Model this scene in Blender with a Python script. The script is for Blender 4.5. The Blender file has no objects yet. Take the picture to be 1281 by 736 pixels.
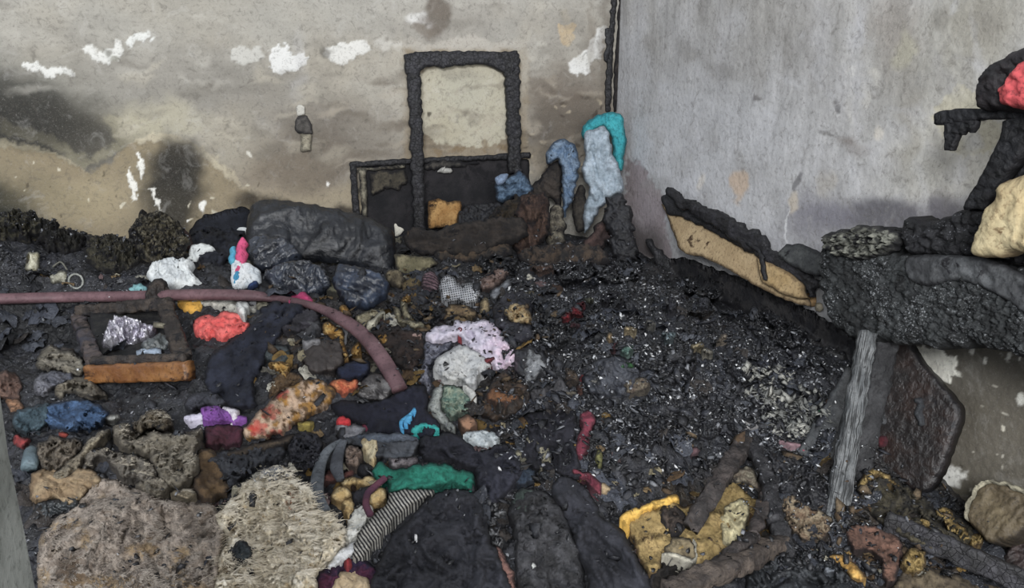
import bpy, math, random
import numpy as np
random.seed(7); RS = np.random.RandomState(11)
SC = bpy.context.scene; COL = SC.collection

# ---------------------------------------------------------------- camera
YAW, PITCH, FPX = math.radians(18), math.radians(15), 930.0
EYE = np.array([0.0, 0.0, 1.65])
cam = bpy.data.objects.new('camera', bpy.data.cameras.new('camera')); COL.objects.link(cam)
cam.location = EYE; cam.rotation_euler = (math.radians(90) - PITCH, 0, -YAW)
cam.data.sensor_width = 36; cam.data.lens = 36 * FPX / 1281; cam.data.clip_start = 0.05
SC.camera = cam
# ---------------------------------------------------------------- world, daylight, exposure
W = bpy.data.worlds.new('world'); SC.world = W; W.use_nodes = True
W.node_tree.nodes['Background'].inputs[0].default_value = (0.87, 0.92, 1.0, 1)
W.node_tree.nodes['Background'].inputs[1].default_value = 0.62
def area(name, loc, aim, sx, sy, power, color):
    l = bpy.data.lights.new(name, 'AREA'); l.shape = 'RECTANGLE'; l.size = sx; l.size_y = sy
    l.energy = power; l.color = color
    o = bpy.data.objects.new(name, l); COL.objects.link(o); o.location = loc
    d = np.array(aim, float) - np.array(loc, float)
    import mathutils
    o.rotation_euler = mathutils.Vector(d).to_track_quat('-Z', 'Y').to_euler()
    return o
area('window_daylight', (-1.6, -2.6, 3.6), (0.7, 3.6, 0.6), 2.2, 1.5, 430, (0.96, 0.98, 1.0))
area('doorway_daylight', (1.2, -3.2, 2.2), (0.9, 4.0, 0.9), 1.0, 2.0, 110, (1.0, 0.97, 0.93))
SC.view_settings.view_transform = 'Standard'; SC.view_settings.look = 'None'
SC.view_settings.gamma = 1.0; SC.view_settings.exposure = 0.35

# ---------------------------------------------------------------- projection helpers
Fv = np.array([math.sin(YAW)*math.cos(PITCH), math.cos(YAW)*math.cos(PITCH), -math.sin(PITCH)])
Rv = np.array([math.cos(YAW), -math.sin(YAW), 0.0]); Uv = np.cross(Rv, Fv)
XR, YB = 2.28, 4.73                       # right wall plane, back wall plane
def rays(px, py):
    px = np.asarray(px, float); py = np.asarray(py, float)
    return Fv + ((px-640.5)/FPX)[..., None]*Rv + ((368-py)/FPX)[..., None]*Uv
def D(px, py, d): return EYE + rays(px, py)*d
def project(P):
    d = P - EYE; z = np.maximum(d @ Fv, 1e-3)
    return 640.5 + FPX*(d @ Rv)/z, 368 - FPX*(d @ Uv)/z
# ---------------------------------------------------------------- noise
def _h(i, j, s):
    n = (i.astype(np.int64)*374761393 + j.astype(np.int64)*668265263 + s*1442695041) & 0xffffffff
    n = ((n ^ (n >> 13))*1274126177) & 0xffffffff
    return ((n ^ (n >> 16)) & 0xffff)/65535.0*2*math.pi
def gn(x, y, s=0):
    x = np.asarray(x, float); y = np.asarray(y, float)
    i = np.floor(x); j = np.floor(y); u = x-i; v = y-j
    i = i.astype(np.int64); j = j.astype(np.int64)
    def g(a, b):
        t = _h(i+a, j+b, s); return np.cos(t)*(u-a) + np.sin(t)*(v-b)
    su = u*u*u*(u*(u*6-15)+10); sv = v*v*v*(v*(v*6-15)+10)
    a = g(0, 0)*(1-su) + g(1, 0)*su; b = g(0, 1)*(1-su) + g(1, 1)*su
    return (a*(1-sv) + b*sv)*1.5
def fbm(x, y, o=4, s=0, g=.5):
    r = 0; a = 1
    for k in range(o): r = r + a*gn(x*2**k+7.3*k, y*2**k-3.1*k, s+k); a *= g
    return r
def crumple(x, y, o=4, s=0):
    r = 0; a = 1
    wx = x + .5*gn(x*.7, y*.7, s+50); wy = y + .5*gn(x*.7+9, y*.7, s+51)
    for k in range(o):
        r = r + a*(0.5-np.abs(gn(wx*2**k+5*k, wy*2**k, s+k))*1.6); a *= .55
    return r
def smooth(e0, e1, x):
    t = np.clip((x-e0)/(e1-e0), 0, 1); return t*t*(3-2*t)
def lin(c):
    if isinstance(c, str): c = [int(c[i:i+2], 16) for i in (0, 2, 4)]
    c = np.array(c, float)/255; return np.where(c <= .04045, c/12.92, ((c+.055)/1.055)**2.4)

# ---------------------------------------------------------------- the height of the heap
CP = [(-100,290,.94),(0,285,.94),(60,283,.92),(130,302,.85),(260,292,.85),(400,300,.77),(500,293,.79),(600,283,.80),(700,292,.74),(765,302,.66)]
ctrl = []
for x, y, z in CP:
    r = rays(x, y); ctrl.append((EYE + r*(YB/r[1])).tolist())
for x, y in [(800,315),(850,352),(950,400),(1050,440),(1100,480),(1130,525),(1180,600),(1240,650),(1281,690)]:
    r = rays(x, y); ctrl.append((EYE + r*(XR/r[0])).tolist())
for x, y, z in [(0,340,.84),(100,350,.78),(50,420,.55),(0,480,.60),(80,520,.56),(60,590,.54),(160,430,.60),(165,500,.55),(150,600,.56),(130,700,.50),
                (270,370,.74),(400,350,.74),(270,450,.66),(350,420,.72),(420,500,.60),(350,560,.52),(350,660,.50),(450,600,.50),(550,680,.46),(480,736,.38),
                (500,400,.70),(560,360,.74),(640,340,.75),(640,400,.70),(600,450,.66),(600,520,.56),(700,360,.78),(720,430,.74),(700,500,.62),(700,600,.48),(700,700,.40),
                (800,360,.70),(820,430,.72),(830,500,.64),(900,400,.62),(920,480,.60),(850,570,.46),(860,680,.36),(950,560,.46),(980,480,.54),(1000,620,.36),(1000,720,.30),
                (1060,540,.46),(1100,620,.32),(1100,700,.26),(1200,680,.22),(1281,736,.18),(20,736,.42),(250,736,.42)]:
    r = rays(x, y); t = (z-EYE[2])/r[2]; ctrl.append((EYE + r*t).tolist())
ctrl += [[-3.4,4.7,.9],[-3.4,3,.7],[-3.0,1.5,.4],[-2,2.2,.55],[-1.5,.9,.3],[0,.7,.3],[1.5,.7,.15],[2.28,.7,.05],[-3.2,.6,.2]]
ctrl = np.array(ctrl)
def _tps(P, z, lam=.004):
    n = len(P); d = np.linalg.norm(P[:, None]-P[None], axis=2); K = np.where(d > 0, d*d*np.log(d+1e-12), 0)+lam*np.eye(n)
    A = np.zeros((n+3, n+3)); A[:n, :n] = K; A[:n, n] = 1; A[:n, n+1:] = P; A[n, :n] = 1; A[n+1:, :n] = P.T
    return np.linalg.solve(A, np.concatenate([z, [0, 0, 0]]))
Wt = _tps(ctrl[:, :2], ctrl[:, 2])
X0, X1, Y0, Y1, ST = -3.3, XR-.004, .75, YB-.004, .0085
gx = np.arange(X0, X1, ST); gx[-1] = X1; gy = np.arange(Y0, Y1, ST); gy[-1] = Y1
GX, GY = np.meshgrid(gx, gy)
def tps_grid():
    cx = np.linspace(X0, X1, 120); cy = np.linspace(Y0, Y1, 90); A, B = np.meshgrid(cx, cy)
    Q = np.stack([A.ravel(), B.ravel()], 1); d = np.linalg.norm(Q[:, None]-ctrl[None, :, :2], axis=2)
    z = (np.where(d > 0, d*d*np.log(d+1e-12), 0) @ Wt[:-3]) + Wt[-3] + Q @ Wt[-2:]
    return z.reshape(A.shape), cx, cy
cz, cxs, cys = tps_grid()
def bil(Z, x, y, x0, x1, y0, y1):
    u = np.clip((x-x0)/(x1-x0)*(Z.shape[1]-1), 0, Z.shape[1]-1.001); v = np.clip((y-y0)/(y1-y0)*(Z.shape[0]-1), 0, Z.shape[0]-1.001)
    i = u.astype(int); j = v.astype(int); u = u-i; v = v-j
    return (Z[j, i]*(1-u)+Z[j, i+1]*u)*(1-v)+(Z[j+1, i]*(1-u)+Z[j+1, i+1]*u)*v
macro = np.clip(bil(cz, GX, GY, X0, X1, Y0, Y1), .03, 1.05)
edge = smooth(0, .25, np.minimum(YB-GY, XR-GX))
HM = macro + (.028*fbm(GX*4, GY*4, 3, 3) + .020*crumple(GX*7, GY*7, 3, 9))*(.25+.75*edge)
HM = np.maximum(HM, .015)
HF = HM + .012*crumple(GX*20, GY*20, 4, 21)*(.3+.7*edge) + .004*fbm(GX*70, GY*70, 2, 5)
HF = np.maximum(HF, .012)
def H(x, y): return bil(HM, x, y, X0, X1, Y0, Y1)
def hit(px, py, L=0.0):
    """where the ray of the camera meets the heap raised by L; an array of points"""
    px = np.atleast_1d(np.asarray(px, float)); py = np.atleast_1d(np.asarray(py, float))
    L = np.broadcast_to(np.asarray(L, float), px.shape); r = rays(px, py)
    lo = np.full(px.shape, .8); hi = np.full(px.shape, 7.0); prev = lo.copy(); done = np.zeros(px.shape, bool)
    for t in np.linspace(.8, 6.5, 190):
        P = EYE + r*t; out = (P[:, 0] > XR-.012) | (P[:, 1] > YB-.012)
        b = ((P[:, 2] < H(P[:, 0], P[:, 1])+L) | out) & ~done
        hi[b] = t; lo[b] = prev[b]; done |= b; prev = np.full(px.shape, t)
    for _ in range(9):
        m = (lo+hi)/2; P = EYE + r*m[:, None]
        b = (P[:, 2] < H(P[:, 0], P[:, 1])+L) | (P[:, 0] > XR-.012) | (P[:, 1] > YB-.012)
        hi = np.where(b, m, hi); lo = np.where(b, lo, m)
    return EYE + r*lo[:, None]
def hit1(px, py, L=0.0): return hit([px], [py], L)[0]

# ---------------------------------------------------------------- materials
_mc = {}
def mat(c1, c2=None, sc=9, rough=.9, bump=.35, bs=55, soot=.25, sootc='17161a', ash=0., ashc='8c8e94', metal=0, spec=.3, pat=None, crack=0, vcol=False, alpha=1, sheen=0, rim=None, grain=0, mottle=0):
    if rim is None: rim = 0 if (soot < .09 or grain) else min(.9, .35+soot*1.2)
    key = str((rim, grain, mottle, c1, c2, sc, rough, bump, bs, soot, sootc, ash, ashc, metal, spec, pat, crack, vcol, alpha, sheen))
    if key in _mc: return _mc[key]
    m = bpy.data.materials.new('surface'); m.use_nodes = True; nt = m.node_tree; N = nt.nodes; Lk = nt.links
    b = N['Principled BSDF']; b.inputs['Roughness'].default_value = rough; b.inputs['Metallic'].default_value = metal
    b.inputs['Specular IOR Level'].default_value = spec
    if sheen: b.inputs['Sheen Weight'].default_value = sheen
    if alpha < 1: b.inputs['Alpha'].default_value = alpha
    tc = N.new('ShaderNodeTexCoord')
    def noise(s, det=6, r=.6, dist=0.):
        n = N.new('ShaderNodeTexNoise'); n.inputs['Scale'].default_value = s; n.inputs['Detail'].default_value = det
        n.inputs['Roughness'].default_value = r; n.inputs['Distortion'].default_value = dist
        Lk.new(tc.outputs['Object'], n.inputs['Vector']); return n.outputs['Fac']
    def ramp(src, a, b_):
        n = N.new('ShaderNodeMapRange'); n.interpolation_type = 'SMOOTHSTEP'; n.inputs['From Min'].default_value = a; n.inputs['From Max'].default_value = b_
        Lk.new(src, n.inputs['Value']); return n.outputs['Result']
    def mix(f, a, c):
        n = N.new('ShaderNodeMix'); n.data_type = 'RGBA'
        if isinstance(f, float): n.inputs['Factor'].default_value = f
        else: Lk.new(f, n.inputs['Factor'])
        for k, v in ((6, a), (7, c)):
            if isinstance(v, (str, tuple, list, np.ndarray)):
                q = lin(v); q = (q*.86+q.mean()*.14)*(.80 if not vcol else 1); n.inputs[k].default_value = (*q, 1)
            else: Lk.new(v, n.inputs[k])
        return n.outputs[2]
    if vcol:
        at = N.new('ShaderNodeAttribute'); at.attribute_name = 'Col'; col = at.outputs['Color']
        if c2: col = mix(ramp(noise(sc), .45, .75), col, c2)
    else:
        col = mix(ramp(noise(sc), .38, .64), c1, c2 or c1)
    if pat:
        kind, pc, ps, ang = pat
        mp = N.new('ShaderNodeMapping'); Lk.new(tc.outputs['UV'], mp.inputs['Vector']); mp.inputs['Rotation'].default_value = (0, 0, math.radians(ang))
        if kind == 'stripe':
            w = N.new('ShaderNodeTexWave'); w.inputs['Scale'].default_value = ps; w.inputs['Distortion'].default_value = 1.6; w.inputs['Detail Scale'].default_value = 2
            Lk.new(mp.outputs[0], w.inputs['Vector']); f = ramp(w.outputs['Fac'], .42, .58)
        elif kind == 'check':
            fs = []
            for rot in (0, 90):
                m2 = N.new('ShaderNodeMapping'); Lk.new(mp.outputs[0], m2.inputs['Vector']); m2.inputs['Rotation'].default_value = (0, 0, math.radians(rot))
                w = N.new('ShaderNodeTexWave'); w.inputs['Scale'].default_value = ps; w.inputs['Distortion'].default_value = .8
                Lk.new(m2.outputs[0], w.inputs['Vector']); fs.append(ramp(w.outputs['Fac'], .4, .6))
            mm = N.new('ShaderNodeMath'); mm.operation = 'MULTIPLY'; Lk.new(fs[0], mm.inputs[0]); Lk.new(fs[1], mm.inputs[1]); f = mm.outputs[0]
        elif kind == 'blotch':
            n = N.new('ShaderNodeTexNoise'); n.inputs['Scale'].default_value = ps; n.inputs['Detail'].default_value = 3
            Lk.new(mp.outputs[0], n.inputs['Vector']); f = ramp(n.outputs['Fac'], ang/100., ang/100.+.04)
        col = mix(f, col, pc)
    for ms, mc, mf, m0, m1_ in (((26, '4f4a43', .42, .50, .70), (70, '5a554e', .40, .52, .68), (9, 'c9c6c0', .16, .52, .72), (150, 'b5b2ac', .18, .55, .68)) if mottle else ()):
        mm = N.new('ShaderNodeMath'); mm.operation = 'MULTIPLY'; mm.inputs[1].default_value = mf*mottle; Lk.new(ramp(noise(ms, 8, .68, .8), m0, m1_), mm.inputs[0]); col = mix(mm.outputs[0], col, mc)
    if soot > 0: col = mix(ramp(noise(sc*.55+3, 8, .7, .6), .65-.26*soot, .71-.20*soot), col, sootc)
    if soot > 0 and not vcol or soot >= .12:
        mm = N.new('ShaderNodeMath'); mm.operation = 'MULTIPLY'; mm.inputs[1].default_value = .55; Lk.new(ramp(noise(75, 6, .75), .50, .66), mm.inputs[0]); col = mix(mm.outputs[0], col, sootc)
    if ash > 0:
        fa = ramp(noise(130, 3, .7), .74-.18*ash, .80-.14*ash); fb = ramp(noise(7, 3), .40, .62)
        mm = N.new('ShaderNodeMath'); mm.operation = 'MULTIPLY'; Lk.new(fa, mm.inputs[0]); Lk.new(fb, mm.inputs[1])
        col = mix(mm.outputs[0], col, ashc)
    if rim > 0:
        ra = N.new('ShaderNodeAttribute'); ra.attribute_name = 'rim'; rn = noise(28, 6, .7)
        m1 = N.new('ShaderNodeMath'); m1.operation = 'MULTIPLY_ADD'; Lk.new(rn, m1.inputs[0]); m1.inputs[1].default_value = 1.6; Lk.new(ra.outputs['Fac'], m1.inputs[2])
        m2 = N.new('ShaderNodeMath'); m2.operation = 'MULTIPLY'; m2.inputs[1].default_value = rim; Lk.new(ramp(m1.outputs[0], 1.35, .85), m2.inputs[0]); col = mix(m2.outputs[0], col, sootc)
    if grain:
        gm = N.new('ShaderNodeMapping'); Lk.new(tc.outputs['UV'], gm.inputs['Vector']); gm.inputs['Scale'].default_value = (grain, 2.2, 1)
        gn_ = N.new('ShaderNodeTexNoise'); gn_.inputs['Scale'].default_value = 3; gn_.inputs['Detail'].default_value = 6; Lk.new(gm.outputs[0], gn_.inputs['Vector'])
        col = mix(ramp(gn_.outputs['Fac'], .42, .62), col, sootc)
    Lk.new(col, b.inputs['Base Color'])
    h = noise(bs, 8, .62, .4)
    if crack:
        v = N.new('ShaderNodeTexVoronoi'); v.feature = 'DISTANCE_TO_EDGE'; v.inputs['Scale'].default_value = crack
        Lk.new(tc.outputs['Object'], v.inputs['Vector']); e = ramp(v.outputs['Distance'], 0., .05)
        mm = N.new('ShaderNodeMath'); mm.operation = 'MULTIPLY_ADD'; Lk.new(e, mm.inputs[0]); mm.inputs[1].default_value = .35; Lk.new(h, mm.inputs[2]); h = mm.outputs[0]
    bp = N.new('ShaderNodeBump'); bp.inputs['Strength'].default_value = min(bump*1.6, 1); bp.inputs['Distance'].default_value = .012
    Lk.new(h, bp.inputs['Height']); Lk.new(bp.outputs[0], b.inputs['Normal'])
    _mc[key] = m; return m
def cl(c1, c2=None, soot=.25, **k): return mat(c1, c2, soot=soot, **k)
CHAR = dict(sc=14, rough=.55, bump=.6, bs=40, soot=.4, spec=.5, ash=.5)
charred = lambda: mat('1b1b1f', '2e2f35', **CHAR)
wood_char = lambda: mat('1d1c1e', '35343a', sc=18, rough=.6, bump=.6, bs=30, soot=.4, spec=.5, crack=45, ash=.3)

# ---------------------------------------------------------------- mesh and tagging helpers
def props(o, label=None, cat=None, group=None, kind=None):
    for k, v in (('label', label), ('category', cat), ('group', group), ('kind', kind)):
        if v: o[k] = v
    return o
def mk(name, V, Fc, m, parent=None, label=None, cat=None, group=None, kind=None, uv=None, col=None, flat=False, org=None, rim=None):
    V = np.asarray(V, float)
    if org is None: org = V.mean(0); org[2] = V[:, 2].min()
    me = bpy.data.meshes.new(name); Fc = [tuple(int(i) for i in f) for f in Fc] if not isinstance(Fc, np.ndarray) else Fc
    if isinstance(Fc, np.ndarray):
        nf, k = Fc.shape; me.vertices.add(len(V)); me.vertices.foreach_set('co', (V-org).ravel())
        me.loops.add(nf*k); me.loops.foreach_set('vertex_index', Fc.ravel().astype(np.int32))
        me.polygons.add(nf); me.polygons.foreach_set('loop_start', np.arange(0, nf*k, k, dtype=np.int32))
        me.update(calc_edges=True)
    else:
        me.from_pydata((V-org).tolist(), [], Fc)
    if uv is not None:
        ul = me.uv_layers.new(name='UVMap'); li = np.empty(len(me.loops), np.int32); me.loops.foreach_get('vertex_index', li)
        ul.data.foreach_set('uv', np.asarray(uv)[li].ravel())
    if col is not None:
        ca = me.color_attributes.new('Col', 'FLOAT_COLOR', 'POINT'); ca.data.foreach_set('color', np.concatenate([col, np.ones((len(col), 1))], 1).ravel())
    if rim is not None:
        ra = me.attributes.new('rim', 'FLOAT', 'POINT'); ra.data.foreach_set('value', rim)
    else:
        ra = me.attributes.new('rim', 'FLOAT', 'POINT'); ra.data.foreach_set('value', np.ones(len(V)))
    if not flat: me.polygons.foreach_set('use_smooth', [True]*len(me.polygons))
    me.materials.append(m); me.update()
    o = bpy.data.objects.new(name, me); COL.objects.link(o)
    if parent is not None:
        o.parent = parent; q = parent; base = np.zeros(3)
        while q is not None: base += np.array(q.location); q = q.parent
        o.location = org - base
    else: o.location = org
    return props(o, label, cat, group, kind)
def empty(name, loc, label, cat, group=None):
    o = bpy.data.objects.new(name, None); COL.objects.link(o); o.location = loc; o.empty_display_size = .05
    return props(o, label, cat, group)

# ---------------------------------------------------------------- polygons
def rag(poly, j=2.5, n=2, s=0, curve=True):
    P = np.array(poly, float)
    if curve:
        out = []; m = len(P)
        for i in range(m):
            a, b, c, d = P[i-1], P[i], P[(i+1) % m], P[(i+2) % m]
            k = max(2, int(np.linalg.norm(c-b)/3.5))
            for t in np.arange(k)/k:
                out.append(.5*((2*b)+(c-a)*t+(2*a-5*b+4*c-d)*t*t+(3*b-a-3*c+d)*t**3))
        P = np.array(out)
    else:
        out = []; m = len(P)
        for i in range(m):
            b, c = P[i], P[(i+1) % m]; k = max(1, int(np.linalg.norm(c-b)/3))
            for t in np.arange(k)/k: out.append(b+(c-b)*t)
        P = np.array(out)
    if j: j = j*1.25; P = P + .35*j*np.stack([gn(P[:, 0]/1.9+s, P[:, 1]/1.9, 35), gn(P[:, 0]/1.9+s, P[:, 1]/1.9+50, 36)], 1)
    if j: P = P + j*np.stack([gn(P[:, 0]/9+s, P[:, 1]/9, 31), gn(P[:, 0]/9+s, P[:, 1]/9+50, 32)], 1) + .5*j*np.stack([gn(P[:, 0]/4+s, P[:, 1]/4, 33), gn(P[:, 0]/4+s, P[:, 1]/4+50, 34)], 1)
    return P
def pdist(x, y, P):
    """distance to the outline, inside mask, nearest outline point"""
    x = x.ravel(); y = y.ravel(); best = np.full(x.shape, 1e9); nx = x.copy(); ny = y.copy(); ins = np.zeros(x.shape, bool)
    for i in range(len(P)):
        ax, ay = P[i-1]; bx, by = P[i]; dx, dy = bx-ax, by-ay; l = dx*dx+dy*dy+1e-9
        t = np.clip(((x-ax)*dx+(y-ay)*dy)/l, 0, 1); qx = ax+t*dx; qy = ay+t*dy; d = (x-qx)**2+(y-qy)**2
        m = d < best; best = np.where(m, d, best); nx = np.where(m, qx, nx); ny = np.where(m, qy, ny)
        if ay != by: ins ^= ((ay > y) != (by > y)) & (x < (bx-ax)*(y-ay)/(by-ay)+ax)
    return np.sqrt(best), ins, nx, ny
def grid_poly(P, step):
    lo = P.min(0)-step; hi = P.max(0)+step
    xs = np.arange(lo[0], hi[0]+step, step); ys = np.arange(lo[1], hi[1]+step, step); A, B = np.meshgrid(xs, ys)
    d, ins, nx, ny = pdist(A, B, P); w = A.shape[1]; h = A.shape[0]
    q = ins.reshape(h, w); c = (q[:-1, :-1].astype(int)+q[:-1, 1:]+q[1:, 1:]+q[1:, :-1]) >= 3
    jj, ii = np.nonzero(c); a = jj*w+ii
    Fq = np.stack([a, a+w, a+w+1, a+1], 1)
    used, inv = np.unique(Fq, return_inverse=True); Fq = inv.reshape(-1, 4)
    x = A.ravel()[used]; y = B.ravel()[used]; d = d[used]; i = ins[used]; nx = nx[used]; ny = ny[used]
    e = np.concatenate([Fq[:, [0, 1]], Fq[:, [1, 2]], Fq[:, [2, 3]], Fq[:, [3, 0]]])
    k = e[:, 0].astype(np.int64)*100000+e[:, 1]; kr = e[:, 1].astype(np.int64)*100000+e[:, 0]
    be = e[~np.isin(k, kr)]; bv = np.unique(be)
    m = np.zeros(len(x), bool); m[bv] = True
    x = np.where(m, nx, x); y = np.where(m, ny, y); d = np.where(m, 0, np.where(i, d, 0))
    return x, y, d, Fq, be
def folds(x, y, fs, ang, s, style):
    c, n = math.cos(math.radians(ang)), math.sin(math.radians(ang)); u = (x*c+y*n)/fs; v = (-x*n+y*c)/fs
    if style == 'long': return crumple(u*.35, v, 3, s)
    if style == 'crumple': return crumple(u, v, 4, s)
    if style == 'lump': return fbm(u, v, 4, s)
    if style == 'rough': return fbm(u*.8, v*.8, 2, s)*.6+crumple(u*3, v*3, 3, s+5)*.6
    if style == 'flat': return fbm(u*.4, v*.4, 1, s)*.3
_seed = [100]
def body(name, poly, m, surf, th=.03, w=18, fold=.012, fs=30, ang=0, style='crumple', lift=.004, step=None, jag=2.2, curve=True, col=None, parent=None, label=None, cat=None, group=None, kind=None, back=None, seed=None, flat=False):
    if seed is None: _seed[0] += 17; seed = _seed[0]
    P = rag(poly, jag, s=seed*.37, curve=curve)
    if step is None: step = max(1.3, min(2.6, math.sqrt(np.prod(P.max(0)-P.min(0)))/45))
    x, y, d, Fq, be = grid_poly(P, step)
    pr = np.sqrt(np.clip(1-(1-np.minimum(d/w, 1))**2, 0, 1))
    fn = folds(x, y, fs, ang, seed, style); L = th*pr + (fold*fn + .30*fold*crumple(x/(fs*.3), y/(fs*.3), 3, seed+7) + .25*fold*fbm(x/(fs*1.6), y/(fs*1.6), 2, seed+8))*np.minimum(d/(w*.5), 1)
    V, B = surf(x, y, L, lift, pr, be)
    n = len(x); uv = np.stack([x, y], 1)/100.
    c = None
    if col is not None:
        c = col(x, y); c = np.concatenate([c, c])
    bf = np.stack([be[:, 1], be[:, 0], be[:, 0]+n, be[:, 1]+n], 1)
    if B[0] == 'skirt': VV = np.concatenate([V, B[1]]); FF = np.concatenate([Fq, bf])
    else: VV = np.concatenate([V, B[1]]); FF = np.concatenate([Fq, bf, Fq[:, ::-1]+n])
    used, inv = np.unique(FF, return_inverse=True); VV = VV[used]; FF = inv.reshape(-1, 4)
    uv = np.concatenate([uv, uv])[used]
    if c is not None: c = c[used]
    rim = np.concatenate([np.minimum(d/9., 1), 0*d])[used]
    return mk(name, VV, FF, m, parent, label, cat, group, kind, uv=uv, col=c, flat=flat, rim=rim)
def drape(name, poly, m, depth=.035, **k):
    """cloth or sheet lying on the heap: follows it, raised by its thickness, edges tucked in"""
    k['th'] = k.get('th', .03)*.45; k['w'] = k.get('w', 18)*.6; k['fold'] = k.get('fold', .012)*.9; k['lift'] = k.get('lift', .004)*.55
    if k['lift'] > .015: depth = .008
    if k['th'] < .008 and k['lift'] > .015: depth = .002
    def surf(x, y, L, lift, pr, be):
        V = hit(x, y, np.maximum(L, -.01)+lift); B = V.copy(); B[:, 2] -= depth+lift; return V, ('skirt', B)
    return body(name, poly, m, surf, **k)
def puff(name, poly, m, base=None, tilt=30, turn=0, dist=None, thb=None, **k):
    """a thick thing: stands on its base point, leans back by tilt degrees, bulges front and back"""
    k['th'] = k.get('th', .03)*.6; k['w'] = k.get('w', 18)*.7
    P = np.array(poly, float)
    if base is None: base = (P[:, 0].mean(), P[:, 1].max()-1)
    B0 = hit1(*base) if dist is None else D(base[0], base[1], dist)
    v = EYE-B0; v[2] = 0; v /= np.linalg.norm(v); t = math.radians(turn)
    v = np.array([v[0]*math.cos(t)-v[1]*math.sin(t), v[0]*math.sin(t)+v[1]*math.cos(t), 0])
    nrm = v*math.cos(math.radians(tilt)); nrm[2] = math.sin(math.radians(tilt))
    def surf(x, y, L, lift, pr, be):
        r = rays(x, y); tt = ((B0-EYE) @ nrm)/(r @ nrm); Q = EYE + r*tt[:, None]
        f = Q + nrm*(L+.004)[:, None]; b = Q - nrm*((thb if thb is not None else .6*k.get('th', .03))*pr+.004)[:, None]
        for q in (f, b):
            q[:, 0] = np.minimum(q[:, 0], XR-.006); q[:, 1] = np.minimum(q[:, 1], YB-.006)
        return f, ('back', b)
    return body(name, poly, m, surf, **k)
def plate(name, poly, m, point, normal, thick=.02, **k):
    """a board: polygon cut from a plane, with thickness behind"""
    point = np.array(point, float); nrm = np.array(normal, float); nrm /= np.linalg.norm(nrm)
    def surf(x, y, L, lift, pr, be):
        r = rays(x, y); tt = ((point-EYE) @ nrm)/(r @ nrm); Q = EYE + r*tt[:, None]
        f = Q + nrm*L[:, None]; b = Q - nrm*thick
        for q in (f, b):
            q[:, 0] = np.minimum(q[:, 0], XR-.006); q[:, 1] = np.minimum(q[:, 1], YB-.006)
        return f, ('back', b)
    k.setdefault('th', .003); k.setdefault('w', 4); k.setdefault('fold', .003); k.setdefault('fs', 12); k.setdefault('style', 'lump'); k.setdefault('curve', False); k.setdefault('jag', 1.)
    return body(name, poly, m, surf, **k)
def tube(name, pts, rad, m, parent=None, flat=1., n=12, jit=0., sub=8, up=None, **k):
    P = [np.array(p, float) for p in pts]; Q = []
    for i in range(len(P)-1):
        a = P[max(i-1, 0)]; b = P[i]; c = P[i+1]; d = P[min(i+2, len(P)-1)]
        for t in np.arange(sub)/sub: Q.append(.5*((2*b)+(c-a)*t+(2*a-5*b+4*c-d)*t*t+(3*b-a-3*c+d)*t**3))
    Q.append(P[-1]); Q = np.array(Q); T = np.gradient(Q, axis=0); V = []
    R_ = np.interp(np.linspace(0, 1, len(Q)), np.linspace(0, 1, len(rad)), rad) if hasattr(rad, '__len__') else np.full(len(Q), rad)
    for i, (q, t) in enumerate(zip(Q, T)):
        t = t/np.linalg.norm(t); z = np.array([0, 0, 1.]) if up is None else np.array(up, float)
        if abs(t @ z) > .98: z = np.array([1., 0, 0])
        s = np.cross(t, z); s /= np.linalg.norm(s); u = np.cross(s, t)
        for j in range(n):
            a = 2*math.pi*j/n; rr = R_[i]*(1+(jit*float(gn(np.array(i*.35), np.array(j*.6), 4))+jit*float(crumple(np.array(i*.8), np.array(j*1.3), 2, 6)) if jit else 0))
            V.append(q + s*math.cos(a)*rr + u*math.sin(a)*rr*flat)
    F_ = [(i*n+j, i*n+(j+1) % n, (i+1)*n+(j+1) % n, (i+1)*n+j) for i in range(len(Q)-1) for j in range(n)]
    F_ += [tuple(range(n))[::-1], tuple((len(Q)-1)*n+j for j in range(n))]
    return mk(name, V, F_, m, parent, **k)
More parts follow.
